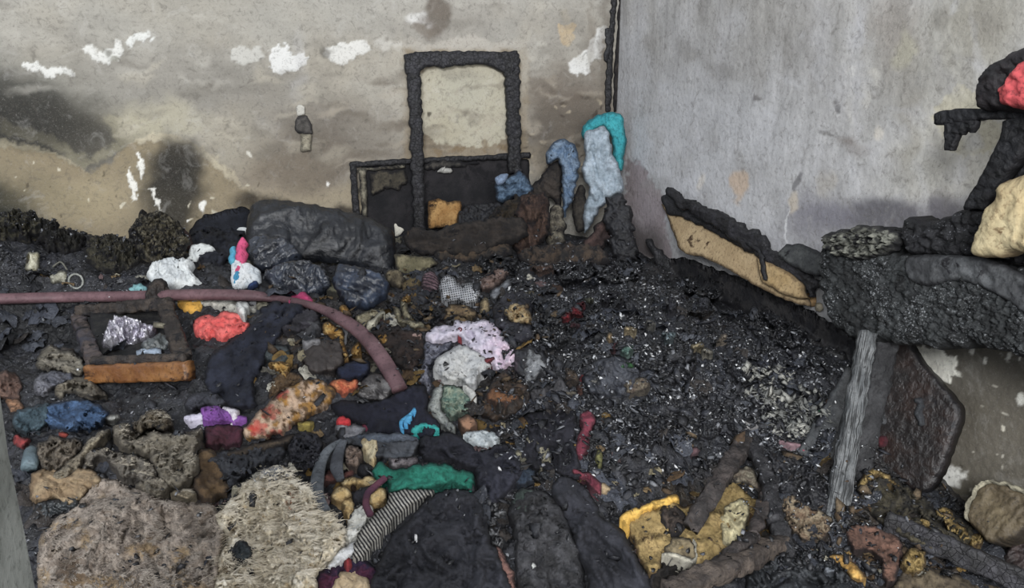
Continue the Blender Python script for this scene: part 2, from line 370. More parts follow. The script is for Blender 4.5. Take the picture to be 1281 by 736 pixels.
def bar(name, p0, p1, w, t, m, parent=None, side=None, amp=.006, taper=(1, 1), n=None, bend=0, seed=None, **k):
    """a burnt plank or batten of section w x t"""
    if seed is None: _seed[0] += 13; seed = _seed[0]
    p0 = np.array(p0, float); p1 = np.array(p1, float); a = p1-p0; l = np.linalg.norm(a); a /= l
    if side is None: side = Rv
    s = np.array(side, float) - a*(np.array(side, float) @ a); s /= np.linalg.norm(s); u = np.cross(a, s)
    n = n or max(6, int(l/.012)); cw = max(3, int(w/.01)); ct = max(2, int(t/.012)); ring = []
    for i in range(cw): ring.append((-1+2*i/cw, -1))
    for i in range(ct): ring.append((1, -1+2*i/ct))
    for i in range(cw): ring.append((1-2*i/cw, 1))
    for i in range(ct): ring.append((-1, 1-2*i/ct))
    ring = np.array(ring, float); m_ = len(ring); V = []
    for i in range(n+1):
        f = i/n; sc = taper[0]+(taper[1]-taper[0])*f; c = p0+a*l*f+u*bend*math.sin(math.pi*f)
        k1 = np.arange(m_)
        nz = amp*(gn(f*l*30+seed+0*k1, k1*.45+seed, 5)+.6*crumple(f*l*70+0*k1+seed, k1*.9, 2, 8))
        rr = ring*np.array([w/2, t/2])*sc; rl = np.linalg.norm(ring, axis=1); rr = rr*(1-.08*(rl > 1.3))[:, None] + ring/rl[:, None]*nz[:, None]
        V.append(c + rr[:, :1]*s + rr[:, 1:]*u + (a*(amp*1.5*gn(k1*.8, k1*0+seed, 6))[:, None] if i in (0, n) else 0))
    V = np.concatenate(V)
    F_ = [(i*m_+j, i*m_+(j+1) % m_, (i+1)*m_+(j+1) % m_, (i+1)*m_+j) for i in range(n) for j in range(m_)]
    F_ += [tuple(range(m_))[::-1], tuple(n*m_+j for j in range(m_))]
    uvb = np.array([(abs(j/m_-.5), i/n*l*2) for i in range(n+1) for j in range(m_)])
    return mk(name, V, F_, m, parent, uv=uvb, **k)

# ================================================================= SETTING
def paint(px, py, spots, base):
    wx = px + 9*fbm(px/38, py/38, 4, 71); wy = py + 9*fbm(px/38+40, py/38, 4, 72)
    fx = px + 4.5*fbm(px/11, py/11, 3, 75); fy = py + 4.5*fbm(px/11+40, py/11, 3, 76)
    c = base.copy(); peel = np.zeros(len(px))
    for s in spots:
        if s[0] == 'e':
            _, cx, cy, rx, ry, rot, colr, st, sf = s; a = math.radians(rot)
            dx = (wx-cx)*math.cos(a)+(wy-cy)*math.sin(a); dy = -(wx-cx)*math.sin(a)+(wy-cy)*math.cos(a)
            r = np.sqrt((dx/rx)**2+(dy/ry)**2); m = st*(1-smooth(1-sf, 1+sf, r))
        else:
            _, poly, colr, st, sf, dp = s; P = np.array(poly, float)
            box = (fx > P[:, 0].min()-sf-3) & (fx < P[:, 0].max()+sf+3) & (fy > P[:, 1].min()-sf-3) & (fy < P[:, 1].max()+sf+3)
            m = np.zeros(len(px)); idx = np.nonzero(box)[0]
            if len(idx):
                d, ins, _, _ = pdist(fx[idx], fy[idx], P); sd = np.where(ins, -d, d); m[idx] = st*(1-smooth(-sf, sf, sd))
            peel += dp*m
        c = c*(1-m[:, None]) + lin(colr)*m[:, None]
    return c, peel
def wall_mesh(name, us, zs, to3, nrm, basef, spots, m):
    A, B = np.meshgrid(us, zs); a = A.ravel(); b = B.ravel(); P = to3(a, b); px, py = project(P)
    # outside the picture the plaster simply goes on
    ok = ((P-EYE) @ Fv > .3); px = np.where(ok, px, -9999); py = np.where(ok, py, -9999)
    c, peel = paint(px, py, spots, basef(a, b, px, py))
    rel = .0035*fbm(a*3, b*3, 3, 81) + .0010*fbm(a*40, b*40, 2, 82) + peel*.004
    P = P + np.array(nrm)*(rel+.0)[:, None]; w = len(us)
    jj, ii = np.meshgrid(np.arange(len(zs)-1), np.arange(w-1), indexing='ij'); q = (jj*w+ii).ravel()
    o = mk(name, P, np.stack([q, q+1, q+w+1, q+w], 1), m, col=c, kind='structure', org=np.zeros(3))
    return o
wallmat = mat('808080', None, sc=5, rough=.85, bump=.22, bs=38, soot=0, spec=.25, vcol=True, mottle=1)
def zigs(a, b, *st): return np.concatenate([np.linspace(x, y, n, endpoint=False) for x, y, n in st])
def base_back(a, b, px, py):
    t = fbm(a*2.2, b*3.2, 5, 91); f = fbm(a*9, b*12, 4, 92, .6)
    hor = fbm(a*3, b*45, 3, 93)
    c = lin('9a968d')[None]*np.ones((len(a), 1)); v = (1+.20*t+.13*f+.06*hor)[:, None]
    c = c*v; w = smooth(-.2, .5, fbm(a*1.7+5, b*2, 3, 94))[:, None]; c = c*(1-.35*w)+lin('8d8371')*v*.35*w
    return c
sp_back = [
 ('e',640,20,300,40,0,'a9a69f',.35,.9), ('e',230,10,240,45,0,'96938a',.5,.9), ('e',60,110,110,40,10,'7d7b72',.6,.7),
 ('e',240,105,140,42,8,'7f7b73',.65,.6), ('e',330,150,60,50,0,'8a857c',.4,.6),
 ('e',30,155,135,52,12,'302f2b',.95,.5), ('e',20,120,70,26,10,'45443f',.7,.6), ('e',120,175,60,36,20,'4e4b43',.7,.6),
 ('p',[(0,165),(60,182),(105,210),(150,190),(180,170),(215,178),(200,150),(130,145),(145,178),(110,198),(60,168),(0,148)],'8f8973',.5,3,0),
 ('e',200,150,55,22,0,'a39d89',.75,.6), ('e',290,190,55,45,0,'948c7b',.6,.6),
 ('p',[(-60,180),(0,182),(60,192),(112,215),(135,205),(160,182),(190,175),(225,182),(262,203),(300,235),(330,252),(330,330),(-60,330)],'857962',.9,2.2,-.7),
 ('p',[(-60,172),(0,174),(40,182),(85,198),(112,215),(60,192),(0,182)],'b0a68c',.55,2,.3),
 ('p',[(160,182),(190,175),(225,182),(262,203),(300,235),(328,250),(300,225),(262,190),(225,172),(190,166)],'b5ab94',.75,2,.5),
 ('e',110,250,50,26,0,'9a8e73',.6,.7),
 ('e',218,240,36,62,0,'2d2b26',.95,.45), ('e',222,206,30,30,0,'2b2925',.85,.5), ('e',30,150,90,30,12,'292825',.7,.6), ('e',5,268,46,38,25,'1d201d',.95,.45),
 ('e',40,240,60,25,20,'6d6551',.5,.7),
 ('e',420,205,95,38,0,'6c6256',.75,.55), ('e',350,225,60,26,0,'7c7060',.6,.6), ('e',440,160,85,30,0,'79726a',.75,.6),
 ('e',400,255,110,20,0,'a0937b',.75,.6), ('e',345,262,50,14,8,'1c1614',.9,.5), ('e',440,275,70,12,10,'241c18',.85,.5),  # the two near-black ellipses paint the rubbish bag's shadow into the wall colour
 ('e',440,165,85,26,0,'665f56',.6,.7), ('e',380,200,50,36,0,'72695d',.6,.7), ('e',560,30,70,26,0,'8a857d',.5,.7), ('e',720,90,40,60,0,'7a736a',.5,.7),
 ('e',705,150,60,50,0,'544b42',.85,.55), ('e',690,205,45,24,0,'756957',.6,.5), ('e',700,110,50,26,0,'786f65',.6,.6),
 ('e',480,130,40,70,0,'9c968a',.45,.7),
 ('p',[(505,60),(660,60),(660,200),(505,205)],'857864',.8,5,0),
 ('p',[(524,92),(534,84),(560,81),(610,81),(628,86),(637,100),(638,160),(630,172),(625,180),(600,184),(560,182),(545,176),(528,168),(523,150)],'b0aa98',1,1.2,.5),
 ('e',580,120,30,26,0,'a8a596',.6,.7), ('e',540,139,3.5,3,0,'4a4438',.9,.2), ('e',537,96,2,2,0,'4a4438',.9,.2), ('e',560,160,20,14,0,'a59d88',.5,.7),
 ('e',655,90,8,50,0,'a8a296',.7,.6), ('e',500,110,9,60,0,'aaa498',.6,.6), ('e',580,57,80,7,0,'b0aaa0',.7,.5),
 ('p',[(30,80),(45,78),(60,84),(72,82),(96,90),(88,95),(65,97),(50,91),(36,90)],'cac9c3',1,1,1),
 ('p',[(103,58),(112,56),(122,66),(135,64),(148,52),(156,62),(150,72),(136,80),(124,78),(110,68)],'d2d1cb',.85,1.5,1),
 ('e',131,63,8,5,20,'77756d',.8,.4), ('e',142,73,7,3,10,'8a887e',.8,.4),
 ('p',[(158,48),(170,44),(184,38),(188,44),(176,54),(162,57)],'cfcfca',.9,1.2,1), ('e',195,46,3,2.5,0,'d0d0cb',.9,.3),
 ('p',[(290,64),(310,58),(328,62),(326,76),(305,82),(292,76)],'bdbbb4',.8,2,1),
 ('p',[(336,68),(348,55),(358,58),(364,66),(384,68),(384,82),(364,90),(344,89),(336,82)],'d0cfcb',1,1.2,1),
 ('p',[(402,64),(418,60),(430,52),(458,52),(462,62),(440,76),(420,82),(412,74)],'cfcdc7',.95,1.4,1), ('e',405,67,6,8,0,'605c55',.7,.4),
 ('p',[(470,52),(500,52),(505,62),(480,62)],'bcb8b0',.7,3,.6),
 ('e',526,25,12,9,20,'c9c7c3',.9,.3), ('e',545,15,14,28,10,'61584f',.85,.4), ('e',533,40,9,6,0,'6f665c',.6,.4),
 ('p',[(698,30),(716,28),(721,38),(716,55),(704,56),(698,45)],'b3a083',.85,1,.8), ('e',708,22,6,8,0,'9b9384',.5,.5),
 ('e',672,65,9,6,0,'c4bfb4',.6,.5), ('e',684,60,5,4,0,'c4bfb4',.6,.5),
 ('p',[(756,32),(762,36),(756,60),(750,72),(742,72),(735,92),(722,95),(710,88),(708,78),(722,72),(734,62),(742,42)],'d2d1cd',1,1.4,1),
 ('e',375,90,6,50,0,'a9a7a6',.35,.8), ('e',376,145,8,36,0,'8b8579',.4,.6), ('e',383,172,20,14,0,'6a6258',.6,.5),
 ('p',[(160,208),(166,222),(172,250),(166,252),(162,225),(158,212)],'dcdad2',.95,.8,1), ('p',[(172,192),(177,196),(180,222),(175,222)],'dcdad2',.95,.8,1),
 ('p',[(186,236),(193,240),(202,262),(197,256)],'dcdad2',.95,.8,1), ('e',257,263,4,3,0,'e3e1da',1,.3), ('e',240,280,3,2,0,'d8d6cf',1,.3),
 ('e',311,196,3,5,0,'d8d4c8',.9,.3), ('e',408,229,4,2.5,0,'e3e1da',1,.3), ('e',408,227,2,2,0,'e3e1da',1,.3), ('e',392,260,3,2,0,'d2cbb8',.9,.3),
 ('e',743,60,4,60,0,'756d63',.5,.5), ('e',758,60,8,90,3,'5d544a',.6,.7), ('e',757,150,14,40,0,'6c6358',.7,.7)]
for k in range(26):
    sp_back.append(('e', RS.uniform(10, 330), RS.uniform(205, 290), RS.uniform(1, 2.4), RS.uniform(1, 3), 0, '4a4234' if k % 2 else 'c9c2ae', .8, .3))
for k in range(45):
    sp_back.append(('e', RS.uniform(655, 760), RS.uniform(120, 225), RS.uniform(1.5, 5), RS.uniform(1, 3), RS.uniform(-30, 30), '3c342d' if k % 3 else 'a59a86', .7, .4))
for k in range(60):
    sp_back.append(('e', RS.uniform(400, 760), RS.uniform(90, 235), RS.uniform(6, 26), RS.uniform(2, 6), RS.uniform(-10, 10), ['5b5247','6a6156','a69d8e'][k % 3], .40, .6))
for k in range(30):
    sp_back.append(('e', RS.uniform(150, 420), RS.uniform(80, 200), RS.uniform(6, 24), RS.uniform(3, 9), RS.uniform(-20, 20), ['69645b','b1aa9a'][k % 2], .35, .6))
for k in range(26):
    sp_back.append(('e', RS.uniform(0, 760), RS.uniform(0, 120), RS.uniform(8, 30), RS.uniform(3, 8), RS.uniform(-12, 12), '6e6a62' if k % 2 else 'b0aca2', .35, .7))
for k in range(18):
    sp_back.append(('e', RS.choice([524, 545, 570, 600, 625, 634])+RS.uniform(-6, 6), RS.uniform(176, 190), RS.uniform(3, 9), RS.uniform(2, 5), 0, '7b6b55', .7, .3))
us = zigs(0, 0, (-3.3, -1.9, 25), (-1.9, XR+.01, 560)); zs = zigs(0, 0, (0, .6, 12), (.6, 2.35, 236), (2.35, 2.75, 6))
wall_mesh('wall_back', us, zs, lambda a, b: np.stack([a, a*0+YB, b], 1), (0, -1, 0), base_back, sp_back, wallmat)
def base_right(a, b, px, py):
    t = fbm(a*2.2, b*2.2, 5, 95); f = fbm(a*11, b*9, 4, 96, .6); ver = fbm(a*14, b*1.6, 4, 97); v3 = fbm(a*45, b*3, 3, 98)
    c = lin('b0afaf')[None]*np.ones((len(a), 1)); st = smooth(1.0, 1.9, b)
    v = (1+.13*t+.10*f+(.05+.16*st)*ver+.06*v3)[:, None]; c = c*v
    w = (smooth(-.3, .5, fbm(a*1.3, b*1.1+4, 3, 99))*smooth(260, 0, py))[:, None]; return c*(1-.4*w)+lin('8a857a')*v*.4*w
sp_right = [
 ('e',870,170,90,120,0,'adaeb1',.55,.8), ('e',820,230,50,60,35,'cccdd1',.75,.7), ('e',900,270,110,30,32,'c0c0c3',.6,.7), ('e',800,120,16,140,0,'b6b7bb',.6,.6),
 ('e',1000,40,90,70,0,'7f7c76',.5,.8), ('e',870,75,60,30,15,'7c7974',.35,.8), ('e',1180,90,90,120,0,'8a8678',.55,.8), ('e',1120,30,30,60,0,'7d746a',.5,.7),
 ('e',1060,140,60,60,0,'9c9a97',.4,.8), ('e',1240,20,60,60,0,'827d6e',.6,.7),
 ('e',1130,64,13,24,0,'a8a491',.6,.4), ('e',1180,22,9,16,0,'6d6a63',.5,.6), ('e',1235,28,18,22,0,'75716a',.5,.6),
 ('e',1195,200,90,55,0,'b5b1a6',.75,.6), ('p',[(1168,140),(1185,118),(1202,108),(1222,116),(1230,140),(1200,160),(1225,150),(1258,152),(1240,190),(1200,196),(1186,188),(1170,150)],'aea894',.8,1.5,-.4),
 ('e',1120,275,120,26,2,'57555a',.9,.5), ('e',1030,268,40,24,0,'84828a',.6,.6), ('e',1200,262,60,20,0,'6b686c',.7,.5), ('e',1060,330,90,30,20,'77757b',.6,.6),
 ('p',[(783,196),(800,205),(815,225),(832,245),(830,262),(836,300),(845,330),(780,315)],'8f8284',.85,2.5,-.5),
 ('e',800,300,30,24,10,'55504f',.8,.5), ('e',812,270,14,20,0,'a39a9e',.5,.6),
 ('e',877,229,6,16,0,'cfcac4',.9,.3), ('e',922,231,7,17,0,'bfa68c',.75,.4), ('e',1000,229,5,14,5,'6b6a6c',.85,.4), ('e',994,255,8,11,0,'bbb0a0',.8,.4), ('e',986,285,1.6,26,3,'cfcfcf',.8,.4), ('e',1031,226,8,14,0,'c9c1b4',.5,.5),
 ('e',1066,91,8,9,20,'c8c5bd',.85,.4), ('e',1064,128,6,26,0,'c1beb8',.6,.5), ('e',1051,134,3.5,5,0,'4e4c4a',.95,.3), ('e',1095,97,7,9,0,'b9b5ac',.5,.5), ('e',1100,165,5,9,0,'c5bdae',.75,.4), ('e',1083,120,5,12,0,'b9b5ac',.4,.5),
 ('e',948,120,7,4,0,'5b5858',.75,.5), ('e',1030,168,12,3,8,'605d5c',.6,.5), ('e',1072,184,20,9,15,'6f6660',.5,.7), ('e',1055,175,14,6,20,'6f6660',.5,.7), ('e',905,90,20,10,25,'706d69',.45,.7), ('e',860,65,18,6,35,'706d69',.4,.7),
 ('e',1155,210,7,40,3,'cfcdc6',.45,.7), ('e',1140,160,8,60,4,'908a7f',.35,.7),
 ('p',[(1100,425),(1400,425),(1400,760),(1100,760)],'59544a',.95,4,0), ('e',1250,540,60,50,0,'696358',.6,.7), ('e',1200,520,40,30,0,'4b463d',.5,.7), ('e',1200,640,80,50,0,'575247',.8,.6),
 ('p',[(1140,440),(1146,432),(1182,436),(1184,443),(1199,446),(1197,464),(1201,470),(1190,472),(1186,480),(1172,474),(1158,464),(1150,462),(1146,450)],'e3e0d4',1,.9,1),
 ('e',1141,445,3,8,0,'d9d6ca',.7,.4), ('p',[(1176,586),(1190,582),(1204,588),(1212,592),(1204,602),(1196,610),(1182,612),(1172,604)],'d8d6cf',.95,3,.6),
 ('e',1214,442,3,5,0,'e0ded4',.9,.3), ('e',1256,448,4,3,0,'e0ded4',.9,.3), ('e',1232,455,2.5,4,0,'e0ded4',.9,.3), ('e',1273,454,2.5,2,0,'e0ded4',.9,.3), ('e',1276,498,6,5,45,'e0ded4',.9,.3), ('e',1254,537,2,5,10,'dcd6c4',.9,.3), ('e',1262,516,1.5,5,-40,'b9b4a6',.8,.3), ('e',1255,568,2,4,0,'d4cfc0',.8,.3)]
for k in range(30):
    sp_right.append(('e', RS.uniform(1150, 1281), RS.uniform(480, 620), RS.uniform(.8, 2.2), RS.uniform(.8, 2.5), 0, 'bdb8aa' if k % 3 else '3c382f', .7, .3))
for k in range(70):
    sp_right.append(('e', RS.uniform(790, 1230), RS.uniform(0, 260), RS.uniform(4, 22), RS.uniform(4, 20), RS.uniform(-40, 40), ['8b8987','bcbcbf','959391'][k % 3], .30, .8))
for k in range(40):
    sp_right.append(('e', RS.uniform(790, 1281), RS.uniform(0, 250), RS.uniform(3, 12), RS.uniform(10, 50), RS.uniform(-6, 6), '7d7973' if k % 2 else 'b5b4b6', .28, .8))
ys = zigs(0, 0, (.0, 1.3, 14), (1.3, YB+.01, 520)); zs2 = zigs(0, 0, (0, .15, 4), (.15, 2.3, 330), (2.3, 2.75, 6))
wall_mesh('wall_right', ys[::-1], zs2, lambda a, b: np.stack([a*0+XR, a, b], 1), (-1, 0, 0), base_right, sp_right, wallmat)
# floor under the heap
mk('floor', [(-3.4,-.2,0),(XR,-.2,0),(XR,YB,0),(-3.4,YB,0),(-3.4,-.2,-.1),(XR,-.2,-.1),(XR,YB,-.1),(-3.4,YB,-.1)], [(0,1,2,3),(7,6,5,4),(0,4,5,1),(1,5,6,2),(2,6,7,3),(3,7,4,0)],
   mat('2b2926', '47433d', sc=6, rough=.8, soot=.4), kind='structure', flat=True)
# the near edge of the doorway at the left
def box(name, lo, hi, m, parent=None, amp=0, n=14, **k):
    lo = np.array(lo, float); hi = np.array(hi, float); V = []; Fs = []; g = np.linspace(0, 1, n+1)
    for ax in range(3):
        for sd in (0, 1):
            A, B = np.meshgrid(g, g); q = np.zeros((A.size, 3)); o1, o2 = [i for i in range(3) if i != ax]
            q[:, ax] = sd; q[:, o1] = A.ravel(); q[:, o2] = B.ravel(); b = len(V)*A.size; V.append(q)
            jj, ii = np.meshgrid(np.arange(n), np.arange(n), indexing='ij'); a = (jj*(n+1)+ii).ravel()+b
            f = np.stack([a, a+1, a+n+2, a+n+1], 1); Fs.append(f if (sd == 1) == (ax != 1) else f[:, ::-1])
    V = lo+np.concatenate(V)*(hi-lo); V = V + amp*np.stack([gn(V[:, 1]*9+V[:, 0], V[:, 2]*9, 1), gn(V[:, 0]*9, V[:, 2]*9, 2), gn(V[:, 0]*9, V[:, 1]*9+V[:, 2], 3)], 1)
    return mk(name, V, np.concatenate(Fs), m, parent, **k)
j = D(44, 736, .80)
box('wall_left', (j[0]-.40, j[1]-.55, 0), (j[0], j[1], 2.6), mat('7d8079', '9b9e97', sc=9, rough=.8, bump=.3, bs=20, soot=.12, sootc='4f524c'), amp=.004, n=30, kind='structure')
# burnt timber and conduit in the corner of the room
plc = dict(point=(0, YB-.02, 0), normal=(0, -1, 0), thick=.015)
c = empty('corner_conduit', (XR-.05, YB-.02, 1.3), 'split charred conduit strips running down the corner of the two walls', 'conduit')
plate('strip', [(766,-6),(772,-6),(770,30),(768,60),(766,100),(764,140),(758,140),(758,100),(762,60),(764,30)], wood_char(), parent=c, jag=1.5, **plc)
plate('strip', [(776,-6),(779,-6),(777,40),(776,90),(772,140),(768,140),(769,90),(773,30)], mat('2c2623','4a423c',sc=20,soot=.4), parent=c, jag=1.2, **plc)
plate('char_flake', [(758,36),(765,34),(766,55),(762,78),(756,76),(759,56)], charred(), parent=c, jag=2, **plc)
plate('char_flake', [(776,40),(783,40),(780,58),(778,70),(773,66)], charred(), parent=c, jag=2, **plc)

t = empty('wall_socket', (.05, YB-.01, 1.45), 'burnt wall socket with melted white remains, left of the upright frame', 'socket')
so = dict(point=(0, YB-.018, 0), normal=(0, -1, 0), thick=.012, parent=t)
plate('melted_housing', [(370,150),(374,144),(378,146),(384,144),(390,156),(391,168),(372,168),(368,162)], mat('4a4743','6a6560',sc=20,soot=.3), **so)
plate('socket_base', [(376,168),(390,167),(389,188),(376,190)], cl('b0a892','8d846e',soot=.15), label='pale lower part', **so)
plate('plaster_rim', [(370,134),(376,131),(382,134),(382,143),(372,145)], cl('cfcbbf',soot=.05), label='bare white plaster lump', **so)

# ================================================================= THE HEAP
pxh, pyh = project(np.stack([GX.ravel(), GY.ravel(), HF.ravel()], 1))
n1 = fbm(GX*9, GY*9, 4, 60).ravel(); n2 = fbm(GX*3, GY*3, 3, 61).ravel(); n3 = fbm(GX*30, GY*30, 3, 62).ravel()
hc = lin('111114')[None]*(1+.5*n1)[:, None] + lin('25262b')[None]*np.clip(.35+1.1*n3+.4*n2, 0, 1.2)[:, None]
def hzone(cx, cy, rx, ry, colr, st):
    global hc
    r = np.sqrt(((pxh-cx)/rx)**2+((pyh-cy)/ry)**2)+.5*n1; m = st*(1-smooth(.5, 1.2, r))*np.clip(.6+.8*n3, 0, 1); hc = hc*(1-m[:, None])+lin(colr)*m[:, None]
for z in [(50,400,100,45,'0c0e0f',.9),(150,480,110,50,'101318',.8),(860,490,130,90,'2f323a',.6),(640,470,70,60,'38322d',.6),(740,340,90,30,'2a2b31',.6),(560,380,60,40,'3a3028',.7),
          (420,430,80,50,'3d3122',.7),(1150,680,130,60,'4a3f33',.8),(1100,600,90,50,'3a352f',.6),(960,520,80,50,'38383b',.6),(240,590,60,50,'4a3a28',.7),(180,310,60,25,'2f2c25',.6),
          (1000,430,60,60,'2b2d33',.6),(650,590,80,50,'2c2b31',.6),(330,590,60,40,'2a2c30',.7),(900,640,90,50,'4a3b22',.5)]: hzone(*z)
jj, ii = np.meshgrid(np.arange(len(gy)-1), np.arange(len(gx)-1), indexing='ij'); q = (jj*len(gx)+ii).ravel(); w_ = len(gx)
mk('burnt_debris', np.stack([GX.ravel(), GY.ravel(), HF.ravel()], 1), np.stack([q, q+1, q+w_+1, q+w_], 1), mat('202020', None, sc=20, rough=.5, bump=.75, bs=60, soot=.35, sootc='0d0d10', ash=.75, spec=.55, vcol=True),
   label='deep heap of black charred rubbish and burnt cloth filling the room', cat='debris', kind='stuff', col=np.clip(hc, 0, 1), org=np.zeros(3))
# loose flakes of char and ash lying on the heap
def settle(P):
    """let flakes fall from above onto whatever lies there; few stay on the clean cloth"""
    from mathutils import Vector
    out = []; dg = bpy.context.evaluated_depsgraph_get(); dn = Vector((0, 0, -1))
    for q in P:
        ok, loc, nr, ix, ob, mt = SC.ray_cast(dg, Vector((q[0], q[1], q[2]+.16)), dn, distance=.4)
        if not ok or ob.name.startswith(('wall', 'floor')): continue
        if not ob.name.startswith(('burnt_', 'charred_rag', 'charred_sheet', 'charred_lump', 'char_', 'ash_', 'cloth_bundle')) and RS.uniform() > .14: continue
        out.append((loc.x, loc.y, loc.z))
    return np.array(out)
def chips(name, label, n, size, m, zones, thick=.35, lift=.4, curl=True):
    px = []; py = []
    for cx, cy, rx, ry, wgt in zones:
        k = int(n*wgt/sum(z[4] for z in zones)); px.append(cx+rx*RS.uniform(-1, 1, k)); py.append(cy+ry*RS.uniform(-1, 1, k))
    px = np.concatenate(px); py = np.concatenate(py); P = hit(px, py); P = P[(P[:, 0] < XR-.03) & (P[:, 1] < YB-.03) & (P[:, 1] > .78)]; P = settle(P); k = len(P)
    s = size[0]+(size[1]-size[0])*RS.uniform(0, 1, k)**3
    base = np.array([(-1,-.6,0),(.2,-1,0),(1,-.1,0),(.5,.9,0),(-.7,.7,0),(0,0,.45),(0,0,-.45)])
    tri = np.array([(0,1,5),(1,2,5),(2,3,5),(3,4,5),(4,0,5),(1,0,6),(2,1,6),(3,2,6),(4,3,6),(0,4,6)])
    v = base[None]*s[:, None, None]*np.array([1, 1, thick])*(1+.45*RS.uniform(-1, 1, (k, 7, 3))); v[:, :, 0] *= (1+RS.uniform(0, 1.2, k))[:, None]
    a = RS.uniform(0, 6.28, k); t = RS.normal(0, .7, k); t2 = RS.normal(0, .5, k)
    def rot(v, i, j_, ang):
        c_, s_ = np.cos(ang)[:, None], np.sin(ang)[:, None]; x, y = v[:, :, i].copy(), v[:, :, j_].copy(); v[:, :, i] = x*c_-y*s_; v[:, :, j_] = x*s_+y*c_
    rot(v, 0, 2, t); rot(v, 1, 2, t2); rot(v, 0, 1, a)
    v = v+P[:, None]+np.array([0, 0, 1])*(s*lift)[:, None, None]
    v[:, :, 0] = np.minimum(v[:, :, 0], XR-.003); v[:, :, 1] = np.minimum(v[:, :, 1], YB-.003)
    f = (tri[None]+np.arange(k)[:, None, None]*7).reshape(-1, 3)
    return mk(name, v.reshape(-1, 3), f, m, label=label, cat='debris', kind='stuff', flat=True, org=np.zeros(3))
ALL = [(640,520,640,216,4),(700,370,300,80,3),(850,470,220,120,4),(100,320,160,40,1),(1100,640,180,90,2)]

def rags(name, label, n, zones, size, m, pal, seed):
    rs = np.random.RandomState(seed); VV = []; FF = []; CC = []; off = 0; g = 9; A, B = np.meshgrid(np.linspace(-1, 1, g), np.linspace(-1, 1, g)); a = A.ravel(); b = B.ravel()
    jj, ii = np.meshgrid(np.arange(g-1), np.arange(g-1), indexing='ij'); q = (jj*g+ii).ravel(); fq = np.stack([q, q+1, q+g+1, q+g], 1)
    tot = sum(z[4] for z in zones)
    for cx, cy, rx, ry, wg in zones:
        k = int(n*wg/tot); P = hit(cx+rx*rs.uniform(-1, 1, k), cy+ry*rs.uniform(-1, 1, k))
        for p in P:
            if p[0] > XR-.12 or p[1] > YB-.1 or p[1] < .85: continue
            s_ = size[0]+(size[1]-size[0])*rs.uniform()**2; sd = rs.randint(9999); r = np.sqrt(a*a+b*b)+1e-6; th_ = np.arctan2(b, a)
            k1 = (1+.45*gn(np.cos(th_)*1.3+sd, np.sin(th_)*1.3, 3))*np.maximum(abs(a), abs(b))/r
            x = a*k1*s_*rs.uniform(.8, 1.9); y = b*k1*s_; z = s_*(.42*crumple(a*1.4+sd, b*1.4, 3, 5)+.25*fbm(a+sd, b, 2, 8)) - s_*.55*r*r*rs.uniform(.1, .8)
            e = rs.normal(0, .35, 2); z = z + x*e[0] + y*e[1]; t = rs.uniform(0, 6.28)
            X = p[0]+x*math.cos(t)-y*math.sin(t); Y = p[1]+x*math.sin(t)+y*math.cos(t)
            VV.append(np.stack([np.minimum(X, XR-.01), np.minimum(Y, YB-.01), p[2]+.012+z], 1)); FF.append(fq+off); off += g*g
            c = lin(pal[rs.randint(len(pal))])*rs.uniform(.6, 1.25); CC.append(np.clip(c[None]*(1+.5*gn(a*2+sd, b*2, 4))[:, None], 0, 1))
    return mk(name, np.concatenate(VV), np.concatenate(FF), m, label=label, cat='debris', kind='stuff', col=np.concatenate(CC), org=np.zeros(3))
RM = mat('202020', None, sc=20, rough=.6, bump=.6, bs=60, soot=.3, sootc='0d0d10', ash=.7, spec=.45, vcol=True, rim=0)
rags('burnt_rag_scraps', 'curled scraps of burnt black and grey cloth mixed through the heap', 520, [(820,470,210,140,3),(700,370,250,60,2),(640,520,620,190,3),(60,420,80,60,.6),(1100,680,160,60,1)], (.018, .07), RM, ['15161a','1e2026','282b33','33363e','2a2522','41444b'], 5)
rags('scorched_scraps', 'small brown, khaki and grey scraps of scorched cloth and paper in the rubbish', 420, [(430,430,130,60,3),(600,350,110,60,2),(560,480,110,80,2),(1130,670,120,60,1.5),(900,650,110,60,1),(180,320,150,40,1.2),(380,590,110,50,1),(690,560,90,70,1)], (.010, .036), mat('202020', None, sc=24, rough=.85, bump=.6, bs=60, soot=.35, sootc='15130f', vcol=True, rim=0), ['4f3e2c','6b5a42','7d7560','5d5d5f','3a2c24','8b8676','5a4a4a','705a34','9a978c'], 6)
# ================================================================= THINGS
BK = dict(point=(0, YB-.11, 0), normal=(0, -1, .03))
# --- the two burnt frames on the back wall
t = empty('picture_frame', (1.0, YB-.06, .82), 'wide black burnt frame standing on the heap behind the upright frame', 'frame')
BP = dict(point=(0, YB-.05, 0), normal=(0, -1, .02), thick=.022)
plate('back_panel', [(452,208),(640,198),(662,199),(664,300),(452,300)], mat('1a1a1e','302d30',sc=5,soot=.4,ash=.3,spec=.4), parent=t, **{**BP, 'point': (0, YB-.03, 0)})
plate('top_rail', [(437,203),(520,198),(664,191),(664,198),(520,205),(438,210)], wood_char(), parent=t, **BP)
plate('side_rail', [(437,203),(446,203),(451,285),(443,285)], wood_char(), parent=t, **BP)
plate('inner_strip', [(448,211),(508,206),(508,210),(458,214),(460,272),(454,272)], cl('a39c86','6e6655',soot=.4), parent=t, label='pale unburnt inner strip', **{**BP, 'point': (0, YB-.058, 0), 'thick': .006})
plate('torn_lining', [(460,216),(508,211),(510,226),(500,238),(482,235),(466,244)], cl('5b5446','3b372f',soot=.5), parent=t, jag=3, **{**BP, 'point': (0, YB-.055, 0), 'thick': .004})
plate('torn_lining', [(548,212),(556,208),(566,214),(565,217),(552,216),(545,215)], cl('d2d0c8','a5a39b',soot=.1), parent=t, jag=2, **{**BP, 'point': (0, YB-.055, 0), 'thick': .004})
